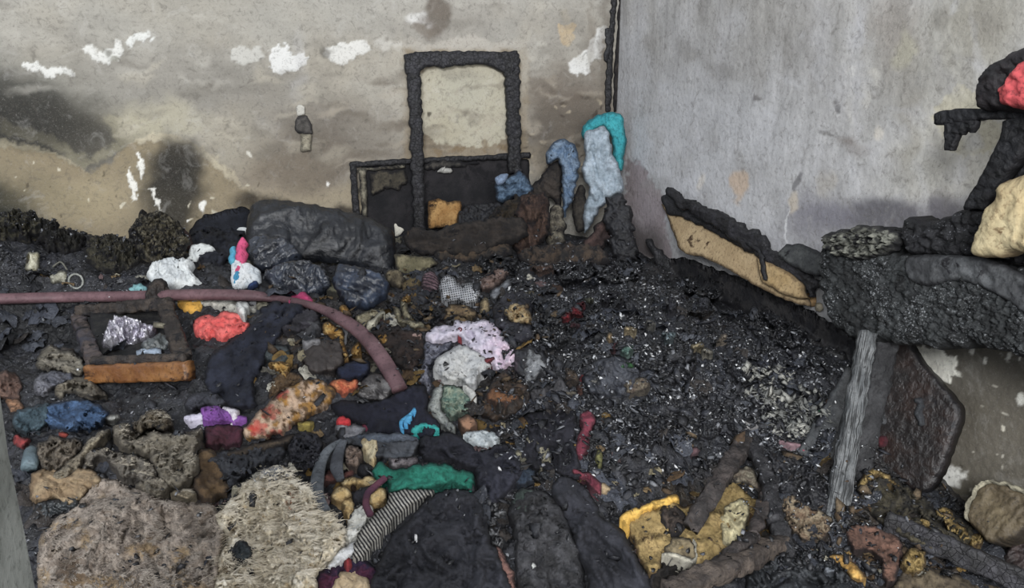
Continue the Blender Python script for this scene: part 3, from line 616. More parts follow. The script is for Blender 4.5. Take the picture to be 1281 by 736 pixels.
plate('torn_lining', [(528,206),(548,202),(590,202),(600,206),(570,209),(535,212)], cl('54504a','2b292a',soot=.5), parent=t, jag=3, **{**BP, 'point': (0, YB-.055, 0), 'thick': .004})
t = empty('chair_frame', (1.1, YB-.12, .82), 'upright charred wooden frame with rounded inner corners leaning on the back wall', 'frame')
FK = dict(fold=.005, fs=6, style='crumple', jag=1.8, thick=.035)
plate('post', [(508,68),(524,80),(527,104),(530,200),(532,288),(519,288),(514,190),(511,110)], wood_char(), parent=t, **BK, **FK)
plate('post', [(632,82),(650,66),(651,130),(653,216),(637,218),(635,150),(633,104)], wood_char(), parent=t, **BK, **FK)
plate('top_rail', [(507,66),(560,64),(649,64),(650,80),(646,84),(636,104),(631,92),(618,83),(600,80),(548,84),(536,82),(527,88),(522,98),(509,92)], wood_char(), parent=t, **BK, **FK)
# --- rubbish at the foot of the back wall
plate('orange_plywood_piece', [(536,252),(548,248),(560,253),(578,251),(576,272),(571,284),(536,286)], cl('a97a3c','c79a58',sc=14,soot=.35,sootc='2a1c12'), point=(0, YB-.20, 0), normal=(0,-1,.1), thick=.02, label='scorched orange plywood offcut between the legs of the upright frame', cat='wood')
puff('ash_clump', [(577,262),(600,256),(640,258),(652,275),(640,290),(600,292),(575,284)], charred(), tilt=40, th=.07, fold=.03, fs=10, label='grey white flecked ash clump beside the orange plywood offcut', cat='debris')
puff('charred_timber', [(505,292),(520,286),(545,290),(560,283),(600,277),(652,274),(655,300),(620,312),(585,325),(548,318),(515,316)], mat('2a2624','3d3631',sc=12,soot=.35,ash=.2), tilt=35, th=.05, fold=.03, fs=10, jag=4, style='long', label='thick dark brown charred beam lying below the upright frame', cat='wood')
plate('cardboard_box', [(493,318),(540,322),(548,330),(520,345),(497,342)], cl('6c664c','8d8466',sc=12,soot=.35), point=hit1(520,342), normal=(-.25,-1,.25), thick=.08, fold=.004, label='olive scorched cardboard box right of the big black bag', cat='box')
plate('paper_scrap', [(494,279),(506,288),(498,296),(493,296)], cl('d5d0c0',soot=.05), point=hit1(500,300,.06), normal=(-.2,-1,.3), thick=.004, label='small white paper triangle by the top right of the black bag', cat='paper')
puff('charred_board', [(545,312),(585,306),(625,300),(640,318),(600,328),(560,328),(545,325)], mat('544536','33302d',sc=12,soot=.4), tilt=50, th=.03, fold=.01, fs=14, label='scorched brown board below the fallen beam', cat='wood')
puff('cloth_bundle', [(652,250),(668,240),(684,246),(690,275),(682,300),(668,318),(650,325),(640,300),(646,270)], mat('3a2c28','5e483c',sc=13,soot=.5,ash=.2), tilt=20, th=.07, fold=.05, fs=12, jag=4, style='long', ang=80, label='rust brown scorched cloth bundle below the blue jeans leg', cat='cloth')
puff('cloth_bundle', [(622,262),(648,246),(662,262),(652,292),(618,302),(604,295)], mat('2a2826','4f4334',sc=13,soot=.5), tilt=30, th=.06, fold=.04, fs=11, jag=4, label='dark brown charred bundle below the crumpled blue denim', cat='cloth')
puff('cloth_bundle', [(688,262),(700,258),(708,282),(704,312),(690,318),(682,290)], mat('7d7666','3b3631',sc=22,soot=.45,ash=.3), tilt=25, th=.06, fold=.02, fs=10, label='pale grey flaky burnt bundle under the jeans leg', cat='cloth')
puff('rolled_mat', [(722,312),(738,292),(752,274),(764,262),(775,266),(778,284),(766,300),(745,316),(732,322)], mat('3c2f2e','5c4742',sc=10,soot=.45), tilt=30, th=.07, fold=.03, fs=10, jag=4, style='long', ang=-50, label='reddish brown scorched roll at the foot of the pale blue cloth', cat='roll')
puff('charred_lump', [(755,262),(768,244),(782,246),(790,266),(796,300),(800,322),(775,330),(762,305)], charred(), tilt=15, th=.08, fold=.025, fs=20, style='rough', jag=5, label='black charred lump in the corner right of the pale blue cloth', cat='debris')
puff('charred_lump', [(648,318),(680,308),(722,306),(752,312),(760,330),(710,336),(665,335)], mat('2c2a2a','54463a',sc=16,soot=.5,ash=.4), tilt=50, th=.05, fold=.03, fs=14, label='low crust of black and brown char in front of the corner clothes', cat='debris')
# --- clothes in the corner
puff('teal_cloth', [(728,166),(734,152),(748,144),(762,140),(775,142),(781,156),(782,180),(780,205),(777,215),(768,200),(764,172),(755,160),(742,166),(733,176)], cl('1c9aa6','31b5be',sc=8,soot=.12,bump=.2), dist=5.0, base=(755,300), tilt=2, th=.04, w=12, fold=.025, fs=9, ang=75, style='long', jag=1.5, label='bright turquoise cloth hanging at the top of the corner of the room', cat='cloth')
puff('pale_blue_cloth', [(731,170),(742,160),(756,157),(763,172),(766,190),(775,212),(780,228),(778,240),(762,250),(752,262),(742,276),(735,290),(730,288),(731,255),(738,238),(732,225),(727,210),(732,195)], cl('bccbd8','98a8b4',sc=9,soot=.15,bump=.3,sootc='5a6066'), dist=4.92, base=(755,300), tilt=3, th=.05, w=10, fold=.04, fs=11, ang=82, style='long', jag=2, label='long pale blue cloth hanging in the corner under the turquoise one', cat='cloth')
puff('blue_jeans', [(683,196),(690,182),(702,175),(714,176),(722,190),(724,215),(719,240),(712,258),(708,273),(702,266),(703,235),(700,205),(694,200),(688,206)], cl('5f7a99','8298b0',sc=16,soot=.25,bump=.3), base=(706,276), dist=4.86, tilt=3, th=.05, w=8, fold=.03, fs=8, ang=80, style='long', label='blue grey jeans leg hanging left of the pale blue cloth', cat='jeans')
puff('dark_shirt', [(676,222),(690,204),(701,206),(703,250),(700,262),(688,248),(672,250),(662,240)], cl('4a423c','2a2828',soot=.45), base=(690,268), dist=4.93, tilt=3, th=.05, fold=.015, fs=14, label='dark brown sooty shirt behind the blue grey jeans leg', cat='clothing')
puff('blue_denim', [(620,228),(628,221),(642,220),(650,212),(660,222),(668,236),(660,246),(640,250),(628,256),(620,246)], cl('3a5068','66809a',sc=22,soot=.4,bump=.3), base=(640,262), dist=4.74, tilt=10, th=.07, fold=.03, fs=14, label='crumpled sooty blue denim at the foot of the upright frame', cat='jeans')
puff('pale_scrap', [(619,223),(634,218),(630,228),(622,232)], cl('8fa6c6',soot=.1), base=(628,255), dist=4.68, tilt=5, th=.02, label='light blue corner of cloth on the crumpled denim', cat='cloth')
puff('dark_cloth', [(721,236),(728,232),(734,250),(730,285),(722,290),(716,262)], cl('46413a','2b2826',soot=.4), base=(726,300), dist=4.95, tilt=3, th=.03, label='thin dark cloth between the jeans leg and the pale blue cloth', cat='cloth')
# --- burnt boards leaning on the right wall
nb = np.array([-.944,-.02,.33])
pb = np.array([XR-.15, 3.4, .66])
t = empty('plywood_board', pb, 'long tan plywood board with blackened upper edge leaning on the right wall', 'board')
plate('board', [(826,252),(834,258),(860,270),(880,278),(915,298),(940,312),(952,322),(957,345),(1008,372),(1012,384),(985,376),(950,360),(905,334),(880,322),(858,318),(848,308),(838,280)], cl('b59a70','cbb084',sc=5,soot=.25,sootc='4a3522'), parent=t, point=pb, normal=nb, thick=.02, label='bare tan wood', fold=.002)
plate('burnt_edge', [(824,247),(832,243),(856,258),(884,272),(920,294),(948,314),(954,322),(936,316),(905,298),(878,284),(852,272),(836,268)], wood_char(), parent=t, point=pb+.02*nb, normal=nb, thick=.02, fold=.005, style='long', ang=34, jag=2)
plate('lower_board', [(946,322),(956,326),(985,340),(1000,352),(1008,372),(1000,374),(975,366),(952,352)], cl('b0925f','c5a878',sc=5,soot=.2,sootc='3c2a1c'), parent=t, point=pb+.03*nb, normal=nb, thick=.02)
plate('char_strip', [(920,296),(948,316),(954,350),(958,352),(955,322),(950,312),(930,296)], charred(), parent=t, point=pb+.045*nb, normal=nb, thick=.012)
t2 = hit1(930,340,.12)
plate('charred_board', [(832,234),(842,238),(858,250),(872,254),(890,260),(905,270),(922,280),(945,292),(960,308),(972,318),(985,322),(1004,340),(1020,352),(1012,372),(1000,356),(980,342),(955,328),(940,316),(915,298),(886,280),(856,262),(838,252)], wood_char(), point=np.array([XR-.10,3.3,0.9]), normal=(-1,-.05,.12), thick=.03, fold=.010, fs=12, style='long', ang=34, jag=4, label='black fully charred board with ragged top edge behind the tan board', cat='board')
plate('grey_board', [(972,318),(984,306),(1000,305),(1018,312),(1034,322),(1034,338),(1022,346),(1000,338),(986,330)], mat('3b3d3e','515352',sc=12,soot=.3,ash=.3), point=np.array([XR-.14,2.9,0.9]), normal=(-1,-.2,.25), thick=.02, label='short dark grey board end standing behind the lying boards', cat='board')
puff('broken_wedge', [(808,300),(814,302),(838,322),(860,334),(872,344),(840,340),(822,330)], wood_char(), tilt=40, th=.03, jag=2.5, label='black splintered wedge of wood left of the tan board', cat='wood')
drape('charred_sheet', [(800,330),(850,322),(905,340),(960,362),(1010,388),(1060,415),(1078,440),(1050,450),(1000,420),(940,392),(880,370),(820,350)], mat('232327','3c3a3a',sc=12,rough=.5,soot=.4,ash=.3,spec=.5), th=.03, fold=.03, fs=26, style='long', ang=30, label='black brittle sheet running along below the tan board', cat='sheet')
puff('tan_chip', [(1009,368),(1020,366),(1026,374),(1020,382),(1011,381)], cl('c9a06a',soot=.1), tilt=30, th=.02, label='small square tan wood chip at the right end of the tan board', cat='wood')
puff('tan_chip', [(1021,380),(1030,378),(1032,388),(1022,390)], cl('c9bca0',soot=.1), tilt=30, th=.02, label='pale cream wood chip by the grey charred mattress', cat='wood')
bar('thin_lath', hit1(1040,394,.03), hit1(1070,414,.03), .03, .012, cl('a39b90','4c4238',soot=.3), label='thin pale lath end sticking out under the charred mattress', cat='wood')
# --- big black bag and what lies round it
PL = mat('15171c','23262d',sc=6,rough=.36,bump=.5,bs=26,soot=.2,sootc='0f1014',spec=.6,rim=0)
PL2 = mat('23262e','3d4452',sc=9,rough=.22,bump=.5,bs=22,soot=.3,sootc='0d0e12',spec=.7)
puff('rubbish_bag', [(312,266),(318,254),(335,250),(370,253),(420,262),(455,270),(478,281),(493,292),(496,312),(494,332),(488,346),(470,342),(440,334),(405,328),(380,330),(350,344),(330,346),(316,338),(309,318),(308,290)], PL, base=(400,335), tilt=38, th=.12, w=44, fold=.030, fs=46, ang=15, style='crumple', jag=1.6, label='large smooth black plastic rubbish bag against the back wall', cat='bag')
puff('bag_fold', [(312,300),(330,296),(352,300),(372,312),(380,324),(362,334),(336,342),(318,336),(310,318)], PL2, base=(345,345), tilt=40, th=.08, fold=.03, fs=20, style='long', ang=-30, jag=2, label='shiny crinkled plastic fold at the lower left of the black bag', cat='bag')
puff('crumpled_bag', [(330,345),(355,332),(385,330),(405,340),(415,358),(400,372),(372,374),(348,366)], PL2, tilt=45, th=.08, fold=.03, fs=20, label='small crumpled glossy black bag under the big bag', cat='bag')
puff('crumpled_bag', [(420,336),(440,334),(468,342),(482,350),(488,366),(470,384),(440,388),(424,372),(416,352)], mat('1b1f2a','39465c',sc=7,rough=.35,bump=.3,bs=18,soot=.25,spec=.5), tilt=45, th=.08, fold=.028, fs=30, style='long', ang=20, label='dark blue black crumpled bag right below the big bag', cat='bag')
drape('olive_rag', [(402,350),(418,344),(432,352),(438,362),(424,368),(410,364)], cl('6b6750','4a4738',soot=.4), th=.03, lift=.05, label='small olive rag between the two crumpled black bags', cat='cloth')
drape('dark_quilt', [(255,270),(290,262),(312,262),(308,292),(300,325),(262,330),(235,318),(232,300),(240,285)], mat('191b22','2b2e38',sc=8,soot=.3), th=.05, fold=.03, fs=25, label='black quilt edge between the white scraps and the big bag', cat='cloth')
puff('burnt_ball', [(162,282),(172,270),(190,266),(212,268),(226,280),(238,300),(232,322),(205,330),(175,325),(162,305)], mat('1a1815','6b6450',sc=26,rough=.7,soot=.6,bump=.8,bs=30,ash=.7,ashc='b9b39c'), tilt=25, th=.10, fold=.07, fs=8, style='crumple', jag=6, label='round charred tangle flecked with cream ash at the foot of the back wall', cat='debris')
puff('brown_strip', [(216,288),(224,282),(236,292),(246,312),(240,320),(228,308)], cl('5e4440','3b2e2c',soot=.3), tilt=20, th=.03, label='dull reddish brown strip leaning on the charred tangle', cat='cloth')
puff('char_lump', [(0,275),(20,266),(42,268),(55,282),(48,300),(20,305),(0,300)], mat('151613','4e4a3a',sc=25,soot=.6,ash=.5), tilt=30, th=.1, fold=.07, fs=8, jag=6, label='black knobbly char lump at the far left by the wall', cat='debris')
puff('char_lump', [(48,290),(62,278),(76,288),(98,290),(108,302),(96,318),(66,318),(50,308)], mat('121311','302e29',sc=25,soot=.5,ash=.4), tilt=30, th=.08, fold=.07, fs=8, jag=6, label='black char lump with a red bit left of the bare tan wall', cat='debris')
puff('red_bit', [(53,288),(62,286),(65,294),(58,299),(52,296)], cl('b0353a',soot=.25), tilt=20, th=.05, label='tiny red object on the char lump at far left', cat='scrap')
puff('char_lump', [(108,305),(130,296),(160,300),(178,312),(172,335),(140,345),(112,335)], mat('1c1c18','4a4638',sc=22,soot=.5,ash=.6,ashc='a09a88'), tilt=35, th=.07, fold=.07, fs=8, jag=6, label='grey flecked crust left of the round charred tangle', cat='debris')
t = empty('plastic_jug', hit1(41,340), 'small cream plastic jug half melted in the black rubbish at left', 'jug')
puff('jug_body', [(33,320),(38,316),(49,315),(50,325),(49,338),(42,341),(33,338)], cl('c9c5ae','8b8468',sc=30,soot=.25), tilt=10, th=.04, parent=t)
puff('burn_stain', [(33,319),(38,318),(38,332),(34,338)], cl('6d6540',soot=.4), base=(41,340), tilt=6, th=.045, parent=t, label='olive burnt side')
t = empty('plastic_cup', hit1(75,356), 'crushed olive clear cup with a wire handle in the black rubbish', 'cup')
puff('cup_body', [(63,345),(70,341),(84,340),(87,350),(80,355),(66,356)], cl('8e8b78','c0beac',sc=30,soot=.25,rough=.4), tilt=15, th=.04, parent=t)
tube('handle', [hit1(66,334,.03), hit1(76,328,.06), hit1(84,338,.04)], .004, mat('6b6a60',rough=.4,soot=.3), parent=t)
ctr = hit1(95,352,.03); tube('glass_rim', [ctr+.035*(math.cos(a)*Rv+math.sin(a)*np.array([0,.3,.95])) for a in np.linspace(0,6.28,9)], .005, mat('7d7f78','a3a59e',rough=.35,soot=.2), label='round grey rim of a jar beside the crushed cup', cat='jar')
puff('white_plastic_bag', [(186,342),(192,330),(205,328),(215,325),(240,328),(244,336),(240,344),(252,354),(255,363),(225,364),(200,362),(188,354)], mat('bfc4c6','dfe2e0',sc=9,rough=.4,bump=.4,bs=16,soot=.08,sootc='6d7070'), tilt=50, th=.08, fold=.02, fs=14, label='thin white plastic bag above the hose', cat='bag')
puff('white_paper', [(231,326),(240,308),(252,304),(268,309),(270,314),(252,320),(246,328)], cl('d8dcda',soot=.02), tilt=45, th=.015, w=6, curve=False, jag=1, label='torn white paper sheet above the thin white bag', cat='paper')
drape('jar_lid_scrap', [(161,360),(168,355),(180,357),(184,361),(174,364),(162,364)], cl('7fb4b8',soot=.08), th=.03, lift=.02, label='pale teal lid just above the hose at left', cat='lid')
t = empty('printed_shirt', hit1(308,362), 'crumpled pink, turquoise and white printed shirt left of the big black bag', 'shirt')
P0 = dict(base=(308,364), tilt=35, fs=12, parent=t)
puff('white_cloth', [(290,330),(296,322),(306,330),(318,334),(328,346),(326,356),(312,360),(296,364),(288,352)], cl('dcdfe0','bcc5cc',sc=14,soot=.08), th=.04, **P0)
puff('pink_stripe', [(296,308),(302,298),(308,300),(310,322),(306,336),(298,344),(292,336)], cl('e0487f','d03f70',soot=.05), th=.05, label='hot pink panel', **P0)
puff('blue_panel', [(286,318),(290,310),(296,308),(296,322),(292,334),(287,328)], cl('3fa0c8','58b6c8',soot=.08), th=.045, label='turquoise blue panel', **P0)
puff('blue_panel', [(292,344),(300,338),(303,350),(298,360),(291,356)], cl('2f8fb8',soot=.08), th=.055, label='blue panel', **P0)
puff('blue_panel', [(314,350),(322,352),(324,360),(312,362),(308,358)], cl('28406e',soot=.15), th=.052, label='navy panel', **P0)
puff('white_scrap', [(296,288),(303,284),(309,285),(308,292),(300,295),(294,293)], cl('dfe2e0',soot=.03), tilt=30, th=.02, label='small white scrap at the left end of the big bag', cat='paper')
# --- fire hose
HM_ = mat('5e4348','7b5b60',sc=7,rough=.55,bump=.2,bs=60,soot=.12,sootc='3a2c2e',ash=.15,ashc='b9a9a9')
hp = [hit1(-60,374,.05), hit1(0,374,.05), hit1(80,372,.055), hit1(160,371,.06), hit1(240,369,.06), hit1(312,370,.05), hit1(345,374,.03), hit1(372,378,.03), hit1(400,386,.045), hit1(425,398,.06), hit1(455,420,.06), hit1(480,452,.06), hit1(500,488,.03)]
tube('fire_hose', hp, [.034,.034,.034,.034,.034,.033,.022,.020,.022,.030,.032,.032,.030], HM_, flat=.75, n=16, sub=12, label='long mauve brown hose crossing the rubbish from the left edge', cat='hose')
# --- wooden drawer with foil inside
dr = hit1(165,470)
t = empty('wooden_drawer', dr, 'charred open wooden crate with an orange front rail below the hose', 'crate')
WB = mat('2c2725','4a4038',sc=14,rough=.6,soot=.4,ash=.3,crack=30)
q1, q2, q3, q4 = hit1(112,468,.05), hit1(235,462,.05), D(105,385,3.55), D(215,385,3.55)
q3[2] = max(q3[2], q1[2]+.02); q4[2] = q3[2]
plate('bottom_board', [(112,392),(208,388),(228,452),(118,456)], mat('17181a','2c2b29',sc=9,soot=.5), parent=t, point=hit1(170,445,.01), normal=(0,-.25,1), thick=.02)
bar('side_board', hit1(98,398,.10), hit1(122,462,.06), .055, .05, mat('3a3a44','574c48',sc=10,soot=.4,rough=.5), parent=t, amp=.008, bend=.0)
bar('side_board', hit1(206,382,.10), hit1(230,452,.06), .06, .05, WB, parent=t, amp=.008)
bar('back_board', hit1(100,390,.12), hit1(212,380,.12), .05, .055, WB, parent=t, amp=.010, side=(0,.3,1))
bar('front_board', hit1(118,452,.08), hit1(234,448,.08), .035, .04, WB, parent=t, amp=.006, side=(0,.3,1))
bar('front_rail', hit1(112,468,.05), hit1(238,464,.05), .07, .05, mat('6f4216','93622c',sc=7,rough=.45,bump=.2,soot=.35,sootc='3a2010',spec=.5), parent=t, side=(0,.2,1), amp=.004, label='varnished orange brown rail')
puff('corner_post', [(180,372),(190,352),(202,348),(210,356),(214,378),(205,390),(188,386)], WB, base=(200,392), tilt=15, th=.06, fold=.02, fs=12, parent=t, label='tall charred corner post')
FO = mat('a9a4b4','d5d3da',sc=22,rough=.22,bump=.8,bs=20,soot=.12,sootc='5a5360',metal=.7,spec=.6)
puff('foil_bag', [(128,428),(134,408),(146,398),(160,400),(172,404),(186,406),(196,412),(194,424),(176,430),(160,436),(140,438),(130,436)], FO, base=(160,442), tilt=45, th=.07, fold=.045, fs=12, label='crinkled silver foil bag inside the charred crate', cat='bag')
puff('clear_bottle', [(176,432),(186,424),(200,420),(215,424),(218,436),(200,444),(180,442)], mat('3f4444','6d7374',sc=16,rough=.25,soot=.3,spec=.7), tilt=50, th=.05, label='dark clear plastic piece in front of the foil bag', cat='plastic')
tube('tin_lid', [hit1(201,410,.10), hit1(202,404,.115)], .030, mat('6f6a5a','8a8470',rough=.45,soot=.15,metal=.3), n=24, sub=2, up=(1,0,0), label='round dull tin lid beside the foil bag', cat='lid')
drape('blue_white_scrap', [(168,438),(185,434),(202,438),(198,444),(175,444)], cl('a9b9cc',soot=.1), lift=.06, th=.02, label='pale blue scrap at the front of the crate', cat='scrap')
drape('yellow_cloth', [(222,378),(236,376),(252,378),(252,386),(236,391),(228,388)], cl('e0a328','eab53e',soot=.03), th=.03, lift=.02, label='bright yellow cloth just under the hose', cat='cloth')
drape('white_rag', [(216,376),(250,375),(300,377),(322,382),(320,390),(305,394),(290,390),(262,384),(252,382),(228,380)], cl('d3d0c4','b5b2a6',soot=.1), th=.03, lift=.01, fs=10, label='narrow white rag under the hose beside the yellow cloth', cat='cloth')
drape('coral_cloth', [(242,408),(246,398),(262,394),(270,397),(280,390),(298,391),(306,400),(313,404),(306,414),(290,420),(280,428),(268,422),(258,426),(246,420)], cl('e0524e','ee6a62',sc=14,soot=.03,bump=.2), th=.05, lift=.02, fold=.016, fs=16, label='bright coral red cloth right of the charred crate', cat='cloth')
drape('white_scrap', [(298,378),(308,376),(312,386),(306,396),(300,392),(296,386)], cl('d9dad6',soot=.1), th=.02, lift=.07, label='small white torn scrap just above the coral cloth', cat='scrap')
# --- middle of the heap, left part
NV = mat('191c28','2a2e3d',sc=7,soot=.2,bump=.3)
drape('navy_trousers', [(330,380),(350,374),(372,378),(395,382),(385,396),(360,408),(345,430),(330,455),(318,485),(322,510),(300,512),(280,505),(262,492),(256,468),(262,445),(285,428),(305,412),(320,398)], NV, th=.06, w=14, fold=.035, fs=34, style='long', ang=125, label='dark navy trousers sprawled between the coral cloth and the floral pillow', cat='trousers')
drape('magenta_scrap', [(357,376),(368,368),(376,364),(384,368),(392,376),(380,378),(368,375)], cl('c02a6a','d8407e',soot=.1), th=.03, lift=.06, label='magenta corner of cloth just under the black crumpled bags', cat='cloth')
drape('charred_vest', [(352,398),(372,384),(395,384),(400,398),(385,412),(368,418),(352,412)], cl('2c2b30','45424a',soot=.3), th=.04, fold=.02, fs=20, style='long', ang=20, lift=.03, label='dark grey scorched cloth below the magenta scrap', cat='cloth')
drape('brown_pot', [(378,440),(385,428),(405,424),(425,426),(432,440),(430,455),(420,464),(395,468),(380,458)], mat('37312f','4a4340',sc=6,rough=.55,soot=.25,bump=.2), th=.07, w=14, fold=.006, lift=.02, label='smooth dark brown melted pot left of the yellow foam shreds', cat='pot')
drape('grey_dish', [(329,440),(340,432),(358,432),(365,440),(360,452),(345,456),(332,450)], mat('33393b','4c5556',sc=8,rough=.4,soot=.25), th=.04, lift=.02, fold=.01, label='dull grey green dish left of the brown melted pot', cat='dish')
drape('grey_patch', [(372,402),(384,398),(400,404),(402,416),(390,422),(374,420)], cl('4d4d50','2d2c30',soot=.4,sc=22), th=.03, lift=.03, fold=.02, label='crumpled grey rag above the brown melted pot', cat='cloth')
drape('grey_strip', [(378,428),(388,424),(400,424),(398,430),(384,433)], cl('8a888a',soot=.1), th=.02, lift=.09, label='light grey band on top of the brown melted pot', cat='cloth')
FM = mat('b08436','d0ac62',sc=26,rough=.9,soot=.35,sootc='4a2f14',bump=.5)
for i, (pl, lb) in enumerate([
 ([(404,406),(412,402),(420,408),(428,414),(431,424),(422,424),(414,420),(404,416)], 'golden foam shred with a frayed upper edge, left of the hose'),
 ([(424,424),(430,426),(434,440),(437,448),(432,453),(428,442)], 'narrow golden foam strip right of the brown melted pot'),
 ([(440,436),(448,428),(452,434),(453,442),(446,447),(438,445)], 'knobbly golden foam lump beside the middle of the hose'),
 ([(424,384),(430,380),(436,386),(435,394),(433,402),(427,396)], 'pale yellow foam bit lying over the hose'),
 ([(472,420),(480,416),(486,424),(484,432),(476,430)], 'orange foam fleck right of the hose'),
 ([(335,454),(345,452),(360,454),(364,462),(358,474),(350,468),(342,462)], 'yellow foam crust below the grey green dish'),
 ([(503,372),(510,368),(515,372),(508,380),(501,378)], 'small ochre foam tip above the cream melted strips'),
 ([(357,406),(362,404),(366,412),(362,416)], 'tiny orange foam splinter on the dark grey cloth')]):
    drape('foam_shred', pl, FM, th=.03, w=6, fold=.02, fs=7, lift=.035, jag=1.6, label=lb, cat='foam', group='golden foam shreds round the hose')
drape('brown_crust', [(340,470),(355,462),(372,466),(385,474),(370,484),(350,492),(338,505),(336,485)], cl('4b3a28','6a543a',soot=.5,sc=20), th=.04, fold=.03, fs=14, label='brown scorched crust above the floral pillow', cat='debris')
CM = cl('8f866a','b3aa8c',soot=.3,sc=22)
for pl, lb in [([(445,396),(462,388),(482,386),(478,392),(466,400),(458,412),(450,408)], 'grey cream melted sheet folded right above the hose'),
               ([(492,384),(500,386),(502,398),(512,400),(528,402),(532,408),(520,410),(505,406),(496,400)], 'twisted cream melted strip right of the folded sheet'),
               ([(500,376),(508,380),(514,396),(522,402),(514,402),(504,392)], 'olive cream strip leading up to the ochre foam tip')]:
    drape('melted_strip', pl, CM, th=.03, w=6, fold=.012, fs=9, lift=.03, label=lb, cat='plastic')
drape('cream_sliver', [(458,408),(470,394),(481,390),(476,398),(462,412)], cl('cfc9b2',soot=.1), th=.02, lift=.06, w=4, label='pale sliver inside the folded melted sheet', cat='scrap')
drape('cream_sliver', [(512,416),(522,415),(528,419),(520,422),(512,420)], cl('c9a79c',soot=.1), th=.02, lift=.03, w=4, label='pinkish sliver left of the white sweater', cat='scrap')
drape('brown_cloth', [(440,406),(460,402),(480,404),(500,408),(528,418),(532,440),(520,460),(500,462),(480,440),(460,420)], cl('25201f','3c302b',soot=.4), th=.04, fold=.03, fs=22, label='blackened brown cloth between the hose and the white sweater', cat='cloth')
drape('baseball_cap', [(421,464),(428,456),(445,450),(458,452),(464,462),(455,472),(438,475),(424,473)], mat('1a2036','27304a',sc=8,soot=.1,bump=.2), th=.06, w=12, fold=.01, lift=.02, label='dark navy cap between the melted pot and the lower hose', cat='cap')
drape('orange_cloth', [(412,480),(420,474),(435,476),(448,474),(449,484),(440,492),(428,494),(420,486)], cl('c8603a','e08a52',soot=.25,sc=22), th=.03, fold=.015, fs=10, lift=.02, label='orange scorched cloth right of the floral pillow', cat='cloth')
drape('silver_pouch', [(445,488),(455,474),(468,464),(480,468),(490,480),(492,492),(480,500),(462,501),(448,497)], mat('4b4848','9a9796',sc=12,rough=.35,soot=.3,bump=.3,metal=.35), th=.06, w=14, fold=.02, fs=18, style='long', ang=30, lift=.02, label='shiny dark silver pouch left of the end of the hose', cat='pouch')
def col_pillow(x, y):
    c = lin('b49c86')[None]*np.ones((len(x), 1)); n = fbm(x/14, y/14, 4, 5)
    m = smooth(.0, .35, n+.35*(x-370)/50)[:, None]; c = c*(1-m)+lin('9a7440')*m
    m = smooth(.15, .4, fbm(x/9+5, y/9, 3, 6)+.3*(x-385)/40)[:, None]; c = c*(1-m)+lin('5b4630')*m
    fl = np.zeros(len(x))
    for cx, cy, r, k0 in [(338,516,13,.3),(322,536,14,1.1),(345,545,11,2),(352,492,10,.7),(366,540,9,1.5)]:
        a = np.arctan2((y-cy)*1.25, x-cx); d = np.hypot(x-cx, (y-cy)*1.25); fl = np.maximum(fl, smooth(.15, -.1, d/r-(.55+.45*np.abs(np.cos(2.5*a+k0)))))
    fl = (fl*(.75+.25*n))[:, None]; return np.clip(c*(1-fl)+lin('a5413a')*fl, 0, 1)
drape('floral_pillow', [(303,542),(312,528),(330,510),(350,492),(372,478),(392,474),(412,480),(420,492),(412,506),(400,515),(385,522),(368,530),(352,541),(332,549),(312,551)], mat('808080', '54422e', sc=24, soot=.12, vcol=True, bump=.25), col=col_pillow, th=.08, w=16, fold=.02, fs=26, lift=.02, label='scorched pillow with red flower print on cream cloth', cat='pillow', step=2)
drape('yellow_scrap', [(372,530),(382,526),(392,528),(388,536),(376,536)], cl('c9b24a','8c7c3e',soot=.2,sc=25), th=.02, lift=.03, label='small mustard yellow scrap at the right tip of the floral pillow', cat='scrap')
t = empty('purple_cloth', hit1(270,525), 'bright purple and white cloth in front of the navy trousers', 'cloth')
drape('purple_panel', [(250,512),(265,508),(278,510),(290,518),(304,518),(311,526),(300,533),(285,530),(268,530),(254,526)], cl('7a3f95','9355b0',soot=.08), th=.05, fold=.02, fs=12, lift=.03, parent=t)
drape('white_panel', [(230,522),(242,517),(254,516),(255,526),(246,529),(234,527)], cl('cfcadd',soot=.05), th=.035, lift=.03, parent=t, label='white end')
drape('white_panel', [(278,508),(292,510),(300,516),(296,520),(300,528),(292,531),(284,518)], cl('dcd5dc',soot=.05), th=.055, lift=.04, parent=t, label='white frill')
drape('maroon_cloth', [(256,538),(265,532),(285,531),(303,534),(302,546),(300,556),(280,558),(258,557)], cl('3f1c26','56283a',soot=.15), th=.05, w=12, fold=.01, lift=.02, label='plain maroon cloth right below the purple cloth', cat='cloth')
drape('grey_cloth', [(230,508),(240,494),(258,488),(272,492),(285,500),(275,508),(258,508),(240,514)], cl('35363e','4b4c55',soot=.25), th=.05, fold=.02, fs=16, style='long', ang=-20, lift=.02, label='charcoal grey cloth just above the purple cloth', cat='cloth')
